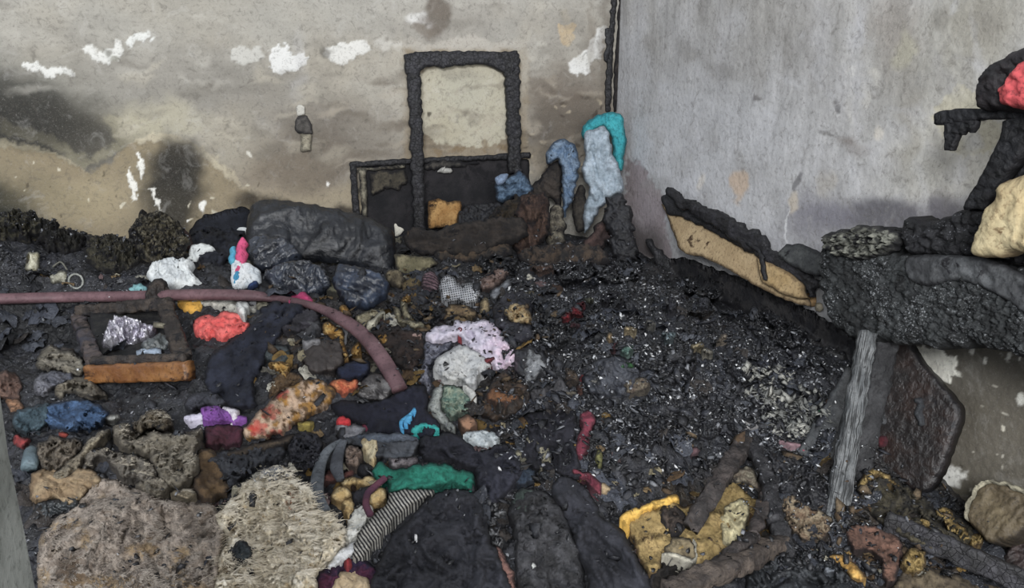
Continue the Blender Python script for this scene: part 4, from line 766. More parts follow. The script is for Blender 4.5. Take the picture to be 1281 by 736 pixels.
# --- left edge
for pl, c1, c2, lb, nm, ct in [
 ([(44,458),(50,440),(62,431),(76,436),(92,440),(105,450),(106,466),(95,470),(72,466),(56,462)], '6b6558','8f887a', 'light grey brown crumpled rag highest of the rags at left', 'rag', 'cloth'),
 ([(42,480),(50,468),(68,464),(88,466),(96,476),(84,480),(66,486),(52,494),(43,492)], '50525c','7c7c84', 'blue grey rag under the light grey brown rag at left', 'rag', 'cloth'),
 ([(66,486),(80,474),(98,470),(115,476),(128,486),(135,498),(118,498),(98,494),(84,490),(74,500)], '5c564b','7a7263', 'taupe rag with a dark hollow, above the blue jeans at left', 'rag', 'cloth'),
 ([(0,465),(8,462),(22,468),(27,478),(25,498),(10,500),(-12,498),(-12,465)], '5c463d','74594c', 'dusty brown cushion corner at the far left edge', 'cushion', 'cushion'),
 ([(8,500),(22,498),(30,508),(28,514),(14,513)], '8a6448','a37a5a', 'small light brown piece below the brown cushion corner', 'wood_piece', 'wood'),
 ([(14,530),(20,515),(40,508),(62,505),(60,530),(50,540),(28,542)], '33454e','4e6470', 'dull teal grey cloth left of the blue jeans', 'cloth', 'cloth'),
 ([(55,512),(72,503),(92,500),(104,499),(118,504),(130,510),(136,520),(128,530),(108,538),(85,540),(66,536),(52,528)], '2a4260','46648a', 'bundled blue jeans at the left', 'blue_jeans', 'jeans'),
 ([(16,548),(24,544),(34,548),(38,554),(28,560),(18,557)], '8c2f30','a33c3a', 'small dark red cloth at the far left below the blue jeans', 'red_cloth', 'cloth'),
 ([(72,542),(80,539),(86,544),(80,549),(73,547)], 'b0402f','b84a3a', 'tiny bright red scrap between the jeans and the brown sponge', 'red_scrap', 'scrap'),
 ([(130,522),(142,518),(150,523),(140,528)], 'c8c8c0','b0b0a8', 'tiny white crumb right of the blue jeans', 'white_crumb', 'scrap')]:
    s_ = 1.6 if len(pl) > 6 else 1
    drape(nm, pl, cl(c1, c2, soot=.22, sc=16, bump=.45), th=.05 if s_ > 1 else .025, w=12, fold=.026*s_/1.6, fs=20, style='long' if ct != 'cushion' else 'lump', ang=-20+len(_mc)*23 % 60, lift=.015, label=lb, cat=ct)
drape('brown_sponge', [(45,572),(46,558),(58,548),(72,545),(84,549),(98,548),(105,554),(100,566),(90,575),(82,586),(66,590),(52,586)], cl('5b5145','7a7062',soot=.25,sc=24,bump=.7), th=.07, w=14, fold=.03, fs=12, lift=.02, label='lumpy grey brown fur lump left of the grey pelts', cat='fur')
t = empty('small_bottle', hit1(40,592), 'small blue grey plastic bottle lying by the door edge at left', 'bottle')
tube('bottle_body', [hit1(36,586,.03), hit1(38,578,.03), hit1(39,566,.03)], [.022,.024,.020], mat('4f6068','6b7d84',rough=.35,soot=.3), parent=t); tube('bottle_neck', [hit1(39,566,.03), hit1(39.5,560,.03)], [.012,.010], mat('39464c',rough=.4,soot=.3), parent=t)
# --- pelts, rug and fleece
def tufts(parent, poly, n, ln, m, lift=.02, flow=None, w=.0016, curl=.5, name='fur_tufts'):
    P = np.array(poly, float); xs = RS.uniform(P[:, 0].min(), P[:, 0].max(), n*2); ys = RS.uniform(P[:, 1].min(), P[:, 1].max(), n*2)
    _, ins, _, _ = pdist(xs, ys, P); xs = xs[ins][:n]; ys = ys[ins][:n]; dd, _, _, _ = pdist(xs, ys, P)
    Q = hit(xs, ys, lift*np.sqrt(np.minimum(dd/14, 1))); bpy.context.view_layer.update(); dg = bpy.context.evaluated_depsgraph_get(); keep = []
    for i_, q in enumerate(Q):
        ok, loc, nr, ix, ob, mt = SC.ray_cast(dg, (q[0], q[1], q[2]+.15), (0, 0, -1), distance=.35)
        if ok and ob == parent: Q[i_, 2] = loc.z-.001; keep.append(i_)
    Q = Q[keep]; dd = dd[keep]; k = len(Q); l = RS.uniform(ln[0], ln[1], k)*np.clip(dd/12, .3, 1)
    clump = fbm(Q[:, 0]*22, Q[:, 1]*22, 2, 44)*4+fbm(Q[:, 0]*6, Q[:, 1]*6, 2, 45)*3
    a = clump + RS.normal(0, .5, k) if flow is None else flow + .5*clump + RS.normal(0, .35, k)
    d = np.stack([np.cos(a), np.sin(a), RS.uniform(.15, .9, k)], 1); d /= np.linalg.norm(d, axis=1)[:, None]
    s = np.stack([-np.sin(a), np.cos(a), 0*a], 1); bend = RS.normal(0, curl, k)
    pts = []
    for i in range(4):
        t_ = i/3.; c = Q + d*(l*t_)[:, None] + s*(bend*l*t_*t_)[:, None] - np.array([0, 0, 1])*(l*.45*t_*t_)[:, None]; ww = w*(1-.8*t_)
        pts += [c - s*ww, c + s*ww + np.array([0, 0, .0008])]
    V = np.stack(pts, 1).reshape(-1, 3); b = (np.arange(k)*8)[:, None]
    Fq = np.concatenate([b+np.array([2*i, 2*i+1, 2*i+3, 2*i+2]) for i in range(3)])
    return mk(name, V, Fq, m, parent, kind='stuff')
RUG = mat('6d6157','95897d',sc=7,rough=.95,soot=.22,sootc='433830',bump=.8,bs=90); TAN = mat('8b7355','a5906f',sc=8,rough=.95,soot=.25,sootc='4e3d2a',bump=.6,bs=80)
def col_rug(x, y):
    c = lin('90867c')[None]*np.ones((len(x), 1)); n = fbm(x/40, y/40, 4, 15); n2 = fbm(x/12, y/12, 3, 16)
    m = smooth(-.1, .4, n+.5*(y-670)/60-.3)[:, None]; c = c*(1-.8*m)+lin('8b7759')*.8*m
    m = smooth(.1, .5, n2+.3*n)[:, None]; c = c*(1-.55*m)+lin('584a3e')*.55*m
    r = np.hypot((x-90)/28, (y-715)/24)+.5*n2; m = (1-smooth(.5, 1.2, r))[:, None]; c = c*(1-.8*m)+lin('46372a')*.8*m
    return c
pr = [(48,740),(46,700),(52,668),(66,652),(78,640),(95,628),(108,612),(120,598),(140,598),(160,608),(185,614),(205,624),(240,628),(268,632),(274,650),(282,670),(276,700),(270,746),(160,760),(50,760)]
o = drape('fur_rug', pr, mat('808080', None, sc=24, rough=.95, soot=.12, sootc='42382f', vcol=True, bump=.8, bs=90), col=lambda x, y: np.clip(col_rug(x, y)*1.12, 0, .9), th=.06, w=24, fold=.045, fs=60, style='crumple', lift=.02, label='large dusty grey brown fur rug in the bottom left corner', cat='rug', step=3)
tufts(o, pr, 26000, (.007, .016), mat('7d7268','a69c90',sc=10,rough=.95,soot=.3,sootc='51463c'), lift=.045, w=.0012)
o = drape('tan_blanket', [(38,626),(38,600),(46,588),(62,585),(80,590),(98,585),(115,588),(128,602),(112,614),(98,626),(84,636),(70,624),(52,626)], TAN, th=.05, w=12, fold=.02, fs=26, style='long', ang=10, lift=.04, label='tan fluffy blanket fold above the fur rug', cat='blanket')
drape('black_plastic', [(42,640),(50,628),(64,627),(80,622),(94,622),(100,630),(90,638),(72,646),(56,652),(44,654)], mat('15181b','33393c',sc=14,rough=.4,soot=.3,spec=.6), th=.03, fold=.02, fs=14, lift=.05, label='black melted plastic strip lying between tan blanket and fur rug', cat='plastic')
PELT = mat('6e675b','8f8776',sc=9,rough=.95,soot=.25,sootc='3d362d',bump=.8,bs=70)
for pl, lb, cl_ in [
 ([(140,532),(160,530),(165,540),(190,538),(210,542),(235,540),(254,536),(250,552),(246,568),(252,580),(248,590),(236,602),(216,612),(200,600),(190,580),(176,566),(150,560),(144,548)], 'grey brown sheepskin pelt with a pointed lower corner, beside the brown cardboard', PELT),
 ([(165,532),(180,520),(192,512),(204,514),(214,524),(216,534),(205,540),(190,538),(172,544)], 'small brown fur peak at the top of the grey pelts', mat('5e5341','7c705c',sc=10,rough=.95,soot=.3,bump=.7)),
 ([(102,588),(106,570),(116,560),(135,562),(150,566),(168,570),(188,580),(198,598),(190,612),(172,602),(150,596),(140,580),(124,572),(114,584)], 'grey folded pelt with hollows, left of the pointed pelt', mat('676158','8a8378',sc=9,rough=.95,soot=.4,sootc='2a2522',bump=.8)),
 ([(172,606),(184,596),(200,598),(212,608),(208,618),(196,624),(180,616)], 'small grey pelt fold between the two larger pelts and the rug', PELT),
 ([(60,598),(80,582),(98,566),(112,548),(125,540),(138,536),(130,550),(118,562),(104,578),(92,594),(78,600)], 'narrow tan grey pelt strip running up to the pelts', mat('7c7261','a0967f',sc=9,rough=.95,soot=.25,bump=.7)),
 ([(212,616),(222,612),(238,612),(245,618),(240,626),(222,624)], 'small beige roll right of the pointed pelt corner', mat('8d8069','a89b80',sc=9,soot=.2))]:
    o = drape('fur_pelt', pl, cl_, th=.06, w=14, fold=.035, fs=20, lift=.045, label=lb, cat='fur', group='grey pelts above the fur rug')
    tufts(o, pl, 1400, (.007, .016), mat('8a8172','aaa18f',sc=10,soot=.3), lift=.065, w=.0011)
drape('brown_cardboard', [(244,572),(252,562),(268,564),(274,580),(284,600),(284,614),(262,624),(246,618),(242,600),(250,590)], cl('4f3d29','6a5438',soot=.25,sc=8), th=.02, fold=.008, lift=.03, label='plain brown cardboard between the grey pelt and the white fleece', cat='cardboard')
drape('quilted_sheet', [(256,575),(270,566),(300,560),(330,556),(356,560),(352,575),(330,582),(312,590),(295,606),(284,612),(278,600),(268,586)], mat('2b2d33','484b52',sc=16,rough=.7,soot=.3,ash=.5), th=.03, fold=.02, fs=18, lift=.02, label='dark grey charred sheet above the white fleece', cat='sheet')
drape('charred_strap', [(300,560),(325,552),(350,548),(370,545),(366,552),(345,560),(320,566),(300,572),(270,574)], cl('3d342b','5f5140',soot=.4), th=.03, lift=.03, fold=.01, label='brown charred strap along the lower edge of the floral pillow', cat='strap')
drape('lace_lump', [(360,560),(368,544),(384,540),(398,546),(404,562),(398,582),(382,590),(366,584)], mat('26272e','4a4b55',sc=24,rough=.7,soot=.3,bump=.9,bs=30,ash=.5), th=.07, w=14, fold=.03, fs=10, lift=.02, label='dark grey knitted lump above the right part of the fleece', cat='cloth')
pf = [(272,745),(270,715),(276,690),(282,672),(270,650),(284,630),(300,618),(303,604),(320,596),(330,586),(350,583),(366,592),(372,605),(388,612),(395,622),(402,638),(420,648),(432,664),(430,685),(415,700),(398,715),(392,745),(330,760)]
def col_fl(x, y):
    c = lin('c9c0ac')[None]*np.ones((len(x), 1)); n = fbm(x/16, y/16, 4, 25)
    m = smooth(.3, .6, n)[:, None]; c = c*(1-m)+lin('a8987c')*m; m = smooth(.25, .5, -n)[:, None]; c = c*(1-m)+lin('dcd6c8')*m
    for cx, cy, rx, ry, k in [(302,690,14,12,'23282c'),(345,592,22,12,'73767c'),(285,712,8,10,'5c4f3c'),(365,628,8,16,'8a6a55')]:
        r = np.hypot((x-cx)/rx, (y-cy)/ry)+.5*fbm(x/8, y/8, 2, 9); m = (1-smooth(.7, 1.1, r))[:, None]; c = c*(1-m)+lin(k)*m
    return c
o = drape('white_fleece', pf, mat('808080', None, sc=26, rough=.95, soot=.10, sootc='6b5e4a', vcol=True, bump=.9, bs=45), col=lambda x, y: np.clip(col_fl(x, y)*1.25, 0, .9), th=.08, w=20, fold=.06, fs=14, lift=.03, label='cream white woolly fleece at the bottom left of centre', cat='fleece', step=2.4)
pf2 = [p for p in pf]; tufts(o, pf2, 17000, (.008, .018), mat('d6cab2','f2e9d6',sc=9,rough=.95,soot=.15,sootc='8d7f64'), lift=.055, w=.0018, curl=1.6)
drape('burnt_hole_lump', [(290,690),(296,680),(308,678),(316,688),(314,698),(302,702),(292,698)], mat('1c2125','3f474b',sc=20,soot=.4,ash=.3), th=.07, lift=.17, fold=.02, fs=8, label='dark burnt lump on the lower left of the white fleece', cat='debris')
# --- white clothes in the middle
WH = cl('c9c9c6','b4b6b8',soot=.04,sc=6,bump=.2)
def col_sw(x, y):
    c = lin('c6c0cc')[None]*np.ones((len(x), 1)); n = fbm(x/10, y/10, 3, 35)
    m = smooth(595, 640, x)[:, None]; c = c*(1-m)+lin('cdb8c6')*m; m = smooth(.1, .4, n)[:, None]*.5; return c*(1-m)+lin('a9a6b4')*m
t = empty('white_sweater', hit1(590,440), 'pale pink and white crumpled sweater in the middle of the heap', 'sweater')
drape('sweater_body', [(531,424),(540,412),(556,407),(567,408),(568,401),(582,402),(598,401),(612,403),(624,412),(632,424),(644,436),(645,450),(636,458),(628,464),(618,462),(606,450),(590,436),(575,424),(560,428),(545,430)], mat('808080', None, sc=20, soot=.02, vcol=True, bump=.25), col=col_sw, th=.06, w=12, fold=.035, fs=20, style='crumple', lift=.03, parent=t, step=2)
drape('red_button', [(571,411),(577,409),(579,414),(575,418),(571,416)], cl('b03a44',soot=.1), th=.02, w=3, lift=.10, parent=t, label='red badge')
drape('red_button', [(606,450),(614,447),(619,448),(616,452),(608,454)], cl('8a3038','3a1c20',soot=.2), th=.02, w=3, lift=.10, parent=t, label='dark red tag')
drape('white_cloth', [(542,458),(548,448),(562,438),(575,432),(590,436),(608,448),(615,460),(604,468),(594,482),(583,482),(578,476),(568,478),(552,474),(544,468)], WH, th=.07, w=14, fold=.03, fs=24, lift=.06, label='clean white cloth right below the pale pink sweater', cat='cloth')
drape('grey_voile', [(532,428),(548,430),(566,426),(560,440),(545,450),(538,462),(540,480),(536,492),(530,480),(520,478),(526,460),(530,444)], mat('6c6f80','a3a4b2',sc=28,soot=.35,sootc='2a2b34',bump=.8), th=.04, fold=.03, fs=9, lift=.02, label='grey net cloth hanging from the left side of the sweater', cat='cloth')
t = empty('stained_cloth', hit1(560,520), 'white and green mottled cloth below the white cloth', 'cloth')
drape('white_edge', [(536,512),(540,492),(548,480),(556,482),(554,496),(552,510),(558,522),(572,534),(566,542),(552,534),(544,524)], cl('b9bdb8','9aa09c',soot=.12,sc=28,bump=.6), th=.04, w=8, fold=.02, fs=8, lift=.03, parent=t)
drape('green_middle', [(554,484),(568,482),(582,488),(590,500),(586,514),(575,521),(562,522),(552,510),(552,496)], mat('65867a','a3ad97',sc=34,soot=.3,sootc='3e4a44',bump=.7), th=.05, w=10, fold=.025, fs=8, lift=.035, parent=t, label='grey green mottled middle')
drape('white_strip', [(578,484),(584,482),(592,488),(597,498),(594,506),(589,504),(586,494)], cl('c9c8c2',soot=.05), th=.03, w=4, lift=.08, parent=t)
drape('brown_wad', [(574,524),(584,519),(594,524),(596,532),(588,538),(578,535)], cl('9a7256','7c5a44',soot=.25), th=.04, w=6, lift=.06, fold=.01, label='small brown wad between the green cloth and the white triangle', cat='scrap')
drape('white_triangle', [(577,544),(586,540),(600,538),(618,541),(627,548),(622,554),(606,561),(592,554)], cl('a9b2b6','c5cccd',soot=.08,sc=26), th=.02, w=5, fold=.01, fs=10, lift=.05, curve=False, label='flat pale triangular cloth scrap below the brown wad', cat='scrap')
# --- navy shirt with print
t = empty('navy_tshirt', hit1(480,530), 'navy t shirt with a light blue zigzag print and turquoise collar', 't shirt')
drape('shirt_body', [(415,505),(430,500),(448,502),(470,502),(495,492),(512,484),(530,480),(536,495),(536,512),(545,524),(552,536),(545,546),(520,548),(490,544),(460,546),(455,534),(430,522),(418,515)], mat('191a26','262838',sc=6,soot=.15,bump=.25), th=.05, w=12, fold=.02, fs=34, style='crumple', lift=.025, parent=t)
for pl in ([(512,517),(517,512),(519,515),(509,522),(503,530),(506,538),(503,537),(499,530),(502,524)], [(516,511),(520,510),(522,514),(527,516),(529,519),(522,518),(519,521),(517,518)], [(506,524),(512,519),(516,522),(512,524),(514,528),(509,528),(511,533),(505,532)]):
    drape('blue_print', pl, cl('3f9fd6','4ab0dd',soot=.02), th=.004, w=2, fold=0, lift=.078, jag=.3, step=1.4, parent=t, label='light blue zigzag print')
drape('collar', [(514,541),(517,534),(525,530),(536,529),(546,533),(550,538),(543,538),(534,534),(526,536),(521,543)], cl('16a3a0','28b5ac',soot=.02), th=.015, w=4, fold=0, lift=.08, jag=.5, parent=t, label='turquoise collar')
t = empty('peaked_cap', hit1(440,545), 'grey cap with a bright red peak left of the navy t shirt', 'cap')
drape('crown', [(418,536),(424,528),(436,530),(450,532),(460,538),(454,546),(440,550),(425,547)], cl('77777c','95959a',soot=.2,sc=26), th=.05, w=9, lift=.03, fold=.008, parent=t)
drape('peak', [(420,528),(424,521),(432,521),(441,528),(436,531),(425,532)], cl('d0222c','e03038',soot=.03), th=.03, w=5, lift=.065, fold=.003, parent=t, label='bright red peak')
drape('magenta_thread', [(452,530),(460,534),(464,540),(458,544)], cl('8c2a4a',soot=.2), th=.02, lift=.04, label='thin magenta scrap at the right of the grey cap', cat='scrap')
# --- grey bag with strap, green cloth and scarf
GS = mat('3d4046','585c63',sc=10,soot=.2,bump=.3)
t = empty('grey_bag', hit1(470,575), 'dark grey cloth bag with a long shoulder strap above the green cloth', 'bag')
drape('bag_flap', [(425,550),(440,544),(465,545),(500,545),(522,550),(524,562),(515,572),(495,575),(470,572),(450,560),(432,556)], GS, th=.05, w=9, fold=.015, fs=26, style='long', lift=.03, parent=t)
drape('bag_rim', [(432,548),(450,543),(480,542),(510,544),(522,549),(505,553),(475,553),(448,552)], mat('5b6472','737d8b',sc=9,soot=.1), th=.02, w=4, lift=.08, parent=t, label='blue grey rim')
sp = [(428,552),(412,562),(402,578),(397,600),(398,622),(408,640)]
tube('shoulder_strap', [hit1(a, b, .045) for a, b in sp], [.014,.016,.018,.020,.018,.014], mat('4c5157','6c7278',sc=12,soot=.15), flat=.5, parent=t, label='curved grey strap')
tube('shoulder_strap', [hit1(a, b, .05) for a, b in [(430,552),(424,566),(421,585),(426,601)]], [.012,.018,.020,.012], GS, flat=.6, parent=t)
drape('pale_label', [(452,552),(458,548),(471,549),(471,562),(468,575),(461,572),(456,562)], cl('cbbf9c','b59a6a',soot=.08), th=.012, w=3, lift=.09, fold=.006, label='cream yellow paper strip on the grey bag', cat='paper')
drape('hair_clump', [(432,560),(444,556),(454,564),(452,578),(444,586),(434,580),(430,570)], cl('6b5a52','948072',soot=.3,sc=28), th=.04, lift=.05, fold=.03, fs=7, label='taupe crumpled rag inside the strap of the grey bag', cat='cloth')
drape('red_brown_cloth', [(404,594),(414,588),(432,590),(442,584),(442,596),(430,602),(410,604)], cl('5e3a36','7a4a42',soot=.3), th=.03, lift=.02, label='reddish brown cloth between the two straps', cat='cloth')
drape('black_wad', [(446,590),(452,580),(462,578),(468,584),(464,594),(452,598)], cl('1c1c20','2e2e33',soot=.2), th=.05, lift=.03, label='black wad left of the green cloth', cat='cloth')
drape('frayed_patch', [(484,574),(500,572),(520,570),(522,580),(508,586),(490,584)], cl('6c6468','8d8688',soot=.3,sc=30), th=.03, lift=.05, fold=.02, fs=7, label='frayed grey patch on the top edge of the green cloth', cat='cloth')
o = drape('green_cloth', [(465,592),(470,582),(478,577),(484,584),(500,587),(520,582),(545,579),(562,580),(572,588),(588,588),(593,600),(592,618),(582,612),(566,605),(552,608),(530,612),(508,614),(488,616),(484,602),(470,599)], mat('126a58','1d8873',sc=24,soot=.12,sootc='0e3d35',bump=.5,bs=80), th=.05, w=8, fold=.012, fs=22, style='long', ang=5, lift=.05, label='bright emerald green fluffy cloth in the centre foreground', cat='cloth')
drape('striped_scarf', [(445,700),(440,690),(448,672),(458,655),(470,642),(484,630),(486,618),(500,612),(520,612),(542,613),(540,620),(522,628),(505,640),(492,650),(480,664),(468,678),(458,694)], mat('9b9890','b5b2aa',sc=9,soot=.08,bump=.4,pat=('stripe','2c2b2e',7.5,35)), th=.045, w=8, fold=.012, fs=18, style='long', ang=-45, lift=.06, label='black and white striped knit scarf below the green cloth', cat='scarf')
YF = cl('c3a468','e0ca96',soot=.25,sc=18,sootc='4a3218')
for pl, lb in [([(413,622),(420,610),(430,608),(438,614),(434,626),(422,630)], 'round cream yellow foam ball left of the black strip'),
               ([(424,602),(436,597),(452,600),(464,594),(470,602),(462,610),(446,608),(432,610)], 'orange edged foam piece above the black strip'),
               ([(428,628),(438,622),(444,634),(440,648),(434,652),(430,642)], 'narrow yellow foam tongue below the round foam ball'),
               ([(462,620),(474,608),(482,612),(483,624),(474,634),(464,636)], 'curled yellow foam piece left of the scarf')]:
    drape('foam_piece', pl, YF, th=.04, w=7, fold=.012, fs=10, lift=.04, label=lb, cat='foam', group='yellow foam pieces beside the scarf')
drape('black_strip', [(442,618),(454,610),(466,607),(470,614),(458,624),(446,630)], cl('2a2a30','3d3d45',soot=.1), th=.03, lift=.07, label='short black cloth strip among the yellow foam pieces', cat='cloth')
tube('thick_yarn', [hit1(a, b, .09) for a, b in [(482,598),(470,608),(460,618),(458,632),(463,644)]], .010, cl('4c2a40','6b3a48',soot=.2), label='dark purple red cord hanging over the yellow foam', cat='cord')
drape('white_cloth', [(431,672),(436,650),(444,634),(456,630),(468,634),(466,646),(456,656),(446,672),(436,678)], cl('d8d8d2','c2c0b6',soot=.05), th=.05, w=9, fold=.012, fs=20, lift=.04, label='white cloth strip between the fleece and the scarf', cat='cloth')
drape('white_sock', [(410,706),(420,694),(432,682),(446,676),(450,684),(440,696),(426,704),(414,712)], cl('dcdee0',soot=.03), th=.04, w=7, lift=.04, fold=.01, label='bright white sock shape at the lower end of the scarf', cat='sock')
drape('purple_red_cloth', [(396,736),(400,716),(415,708),(432,700),(448,696),(462,704),(476,718),(482,736),(450,745),(410,748)], cl('2c2440','57223c',soot=.2,sc=14), th=.04, fold=.02, fs=16, lift=.01, label='dark purple and red cloth at the bottom left of the black trousers', cat='cloth')
drape('red_band', [(431,702),(437,698),(440,708),(438,718),(432,712)], cl('a8343a',soot=.1), th=.02, lift=.05, label='small red band on the dark purple cloth', cat='scrap')
drape('cream_cushion', [(412,745),(416,728),(426,718),(440,715),(455,720),(466,732),(468,748),(440,752)], cl('b59d78','cbb592',soot=.08), th=.06, w=14, fold=.01, lift=.03, label='rounded cream beige cushion at the bottom edge', cat='cushion')
# --- black clothes in the foreground
BC = mat('24252b','34353d',sc=5,soot=.12,bump=.3,bs=70)
o = drape('black_trousers', [(462,736),(470,712),(480,690),(490,670),(512,650),(528,632),(545,618),(562,612),(580,612),(600,622),(612,645),(612,670),(622,690),(630,710),(640,745),(600,760),(500,760),(462,755)], BC, th=.10, w=14, fold=.045, fs=30, style='crumple', lift=.045, step=2.4, label='large black trousers crumpled at the bottom centre', cat='trousers')
drape('tan_pebble', [(556,668),(562,665),(566,672),(560,677),(555,674)], cl('8a7264',soot=.2), th=.03, lift=.09, label='small tan crumb in a fold of the black trousers', cat='scrap')
drape('white_dot', [(518,669),(521,668),(522,671),(519,672)], cl('e0e0e0',soot=0), th=.01, w=2, lift=.13, jag=0, label='single white speck on the black trousers', cat='scrap')
drape('black_jacket', [(524,548),(545,544),(560,540),(575,548),(600,562),(622,556),(640,560),(655,585),(650,600),(630,620),(612,636),(600,618),(596,600),(590,586),(565,578),(540,576),(526,570)], mat('22232c','31323e',sc=5,soot=.12,bump=.3,bs=70), th=.06, w=12, fold=.04, fs=24, lift=.03, label='black jacket spread right of the green cloth', cat='jacket')
drape('black_coat', [(700,595),(720,600),(735,612),(745,630),(755,648),(775,660),(788,680),(800,700),(812,725),(815,750),(740,760),(735,720),(725,700),(715,670),(705,640),(690,620)], BC, th=.07, w=14, fold=.045, fs=22, style='long', ang=60, lift=.04, step=3, label='black coat running down to the bottom left of the yellow foam seat', cat='coat')
drape('charred_mound', [(635,640),(650,618),(668,610),(690,618),(706,640),(718,670),(728,700),(730,745),(690,760),(650,750),(645,700),(640,665)], mat('28282a','46464a',sc=20,rough=.75,soot=.35,ash=.6,bump=.8,bs=35), th=.09, w=22, fold=.03, fs=18, lift=.02, step=3, label='rounded grey ash crusted mound between the black trousers and the black coat', cat='debris')
drape('dark_sheet', [(655,520),(680,512),(705,508),(722,518),(720,545),(725,575),(735,598),(715,600),(690,590),(665,588),(650,570),(660,545)], mat('1b1b22','2a2a33',sc=6,soot=.15,bump=.25), th=.05, w=12, fold=.035, fs=20, lift=.02, label='flat black cloth left of the dark red strap', cat='cloth')
drape('blue_patch', [(640,590),(652,580),(668,586),(670,600),(655,608),(640,604)], cl('2c3848','42505f',soot=.3), th=.04, lift=.02, label='faded slate blue patch of cloth right of the black jacket', cat='cloth')
drape('green_grey_patch', [(640,625),(652,612),(668,614),(672,630),(660,645),(642,645)], cl('39443f','4c5852',soot=.4,sc=20), th=.03, lift=.06, label='green grey scorched patch at the top of the ash crusted mound', cat='cloth')
for i, (x, y, r, lb) in enumerate([(614,635,9,'topmost light grey crumbly ash lump right of the black trousers'),(626,642,8,'light grey ash lump just right of the topmost one'),(616,652,7,'third light grey ash lump down the edge of the trousers'),(617,666,8,'fourth light grey ash lump down the edge of the trousers'),(624,678,7,'lowest light grey ash lump by the brown twisted strap')]):
    a = np.linspace(0, 2*math.pi, 9)[:-1]; drape('ash_lump', [(x+r*math.cos(q)*RS.uniform(.7, 1.15), y+r*math.sin(q)*RS.uniform(.7, 1.1)) for q in a], mat('7c7d80','a9aaac',sc=28,soot=.35,bump=.8), th=.035, w=6, fold=.03, fs=6, lift=.02, label=lb, cat='ash', group='light grey ash lumps beside the black trousers')
drape('twisted_strap', [(620,682),(628,688),(634,702),(642,716),(645,736),(636,745),(630,722),(624,706)], cl('7a5850','946c60',soot=.3,sc=22), th=.03, w=5, fold=.015, fs=10, lift=.03, label='pinkish brown twisted strap at the bottom right of the trousers', cat='strap')
drape('white_shard', [(661,706),(666,702),(670,710),(668,724),(662,720)], cl('c4c6c2',soot=.1), th=.015, w=3, lift=.08, label='white shard low on the ash crusted mound', cat='scrap')
t = empty('dark_red_strap', hit1(728,560), 'long dark red cloth strap running down the middle right of the black cloth', 'strap')
drape('upper_length', [(724,520),(732,513),(742,517),(743,530),(738,542),(736,556),(730,574),(722,570),(720,560),(724,545),(728,534)], cl('6a2636','8a3a4c',soot=.2), th=.035, w=6, fold=.012, fs=12, lift=.05, parent=t)
drape('lower_length', [(716,585),(728,590),(738,592),(748,600),(754,610),(752,620),(745,616),(738,606),(728,602),(718,596)], cl('5c1f30','94404e',soot=.3), th=.035, w=6, fold=.012, fs=10, lift=.05, parent=t)
drape('cream_knot', [(750,608),(756,604),(764,608),(764,616),(756,620),(751,616)], cl('b39a74','c9b691',soot=.2,sc=30), th=.03, w=4, lift=.04, fold=.01, label='small cream frayed knot at the lower end of the dark red strap', cat='scrap')
drape('dusty_root', [(655,543),(668,548),(680,556),(690,566),(688,580),(680,590),(676,598),(672,590),(676,576),(668,562),(658,554)], cl('7d7862','a8a28c',soot=.4,sc=26), th=.03, w=5, fold=.02, fs=8, lift=.03, jag=2, label='curving dusty cream strip left of the flat black cloth', cat='scrap')
drape('dusty_root', [(636,566),(648,564),(656,570),(660,578),(654,578),(646,572)], cl('a09a80','c0baa0',soot=.3,sc=26), th=.02, w=4, lift=.05, label='short pale frayed tuft left of the curving dusty strip', cat='scrap')
# --- upper middle
drape('check_scarf', [(551,348),(558,343),(570,346),(576,356),(588,354),(600,358),(600,372),(590,380),(572,378),(558,378),(550,366)], mat('b5b7bb','c9cbce',sc=9,soot=.15,pat=('check','1d1e22',11,10),bump=.3), th=.05, w=7, fold=.02, fs=14, lift=.05, step=1.8, label='black and white checked scarf at the upper middle of the heap', cat='scarf')
puff('ribbed_cuff', [(526,350),(534,342),(543,341),(549,352),(550,364),(540,368),(530,362)], mat('5d474e','82686f',sc=9,soot=.2,pat=('stripe','3a2c32',9,70)), tilt=50, th=.05, fold=.01, fs=8, label='ribbed dusty pink cuff left of the checked scarf', cat='clothing')
puff('brown_cloth', [(482,344),(490,338),(502,342),(508,350),(502,360),(488,358)], cl('59503f','867a60',soot=.35,sc=22), tilt=45, th=.05, fold=.02, fs=8, label='khaki brown rag at the lower right of the black bag', cat='cloth')
drape('ochre_board', [(500,352),(520,346),(528,350),(522,358),(504,360)], cl('71603e','8b784e',soot=.3), th=.02, lift=.02, label='ochre board piece left of the ribbed cuff', cat='wood')
drape('pink_rag', [(600,350),(612,338),(628,332),(636,340),(628,352),(614,362),(602,362)], cl('6d5850','9a8278',soot=.35,sc=22), th=.05, fold=.025, fs=10, lift=.03, label='dusty pink brown rag right of the checked scarf', cat='cloth')
drape('grey_cuff', [(612,372),(620,360),(634,350),(640,354),(632,364),(620,376)], cl('777a80','9b9ea3',soot=.2), th=.03, w=5, lift=.04, label='pale grey sleeve end below the dusty pink rag', cat='clothing')
drape('tan_rag', [(556,386),(568,380),(584,382),(596,390),(590,398),(572,396),(560,394)], cl('6e5a42','97815c',soot=.35,sc=24), th=.03, fold=.015, fs=9, lift=.03, label='tan scorched rag just above the white sweater', cat='cloth')
t = empty('melon_lump', hit1(648,402), 'dark rounded scorched bundle with a golden crusted front', 'bundle')
drape('dark_shell', [(616,390),(622,374),(634,364),(650,362),(664,370),(668,386),(666,402),(668,420),(655,430),(640,428),(628,412),(618,404)], mat('23232a','3c3c44',sc=14,soot=.35,rough=.6,ash=.3), th=.09, w=18, fold=.015, fs=16, lift=.03, parent=t)
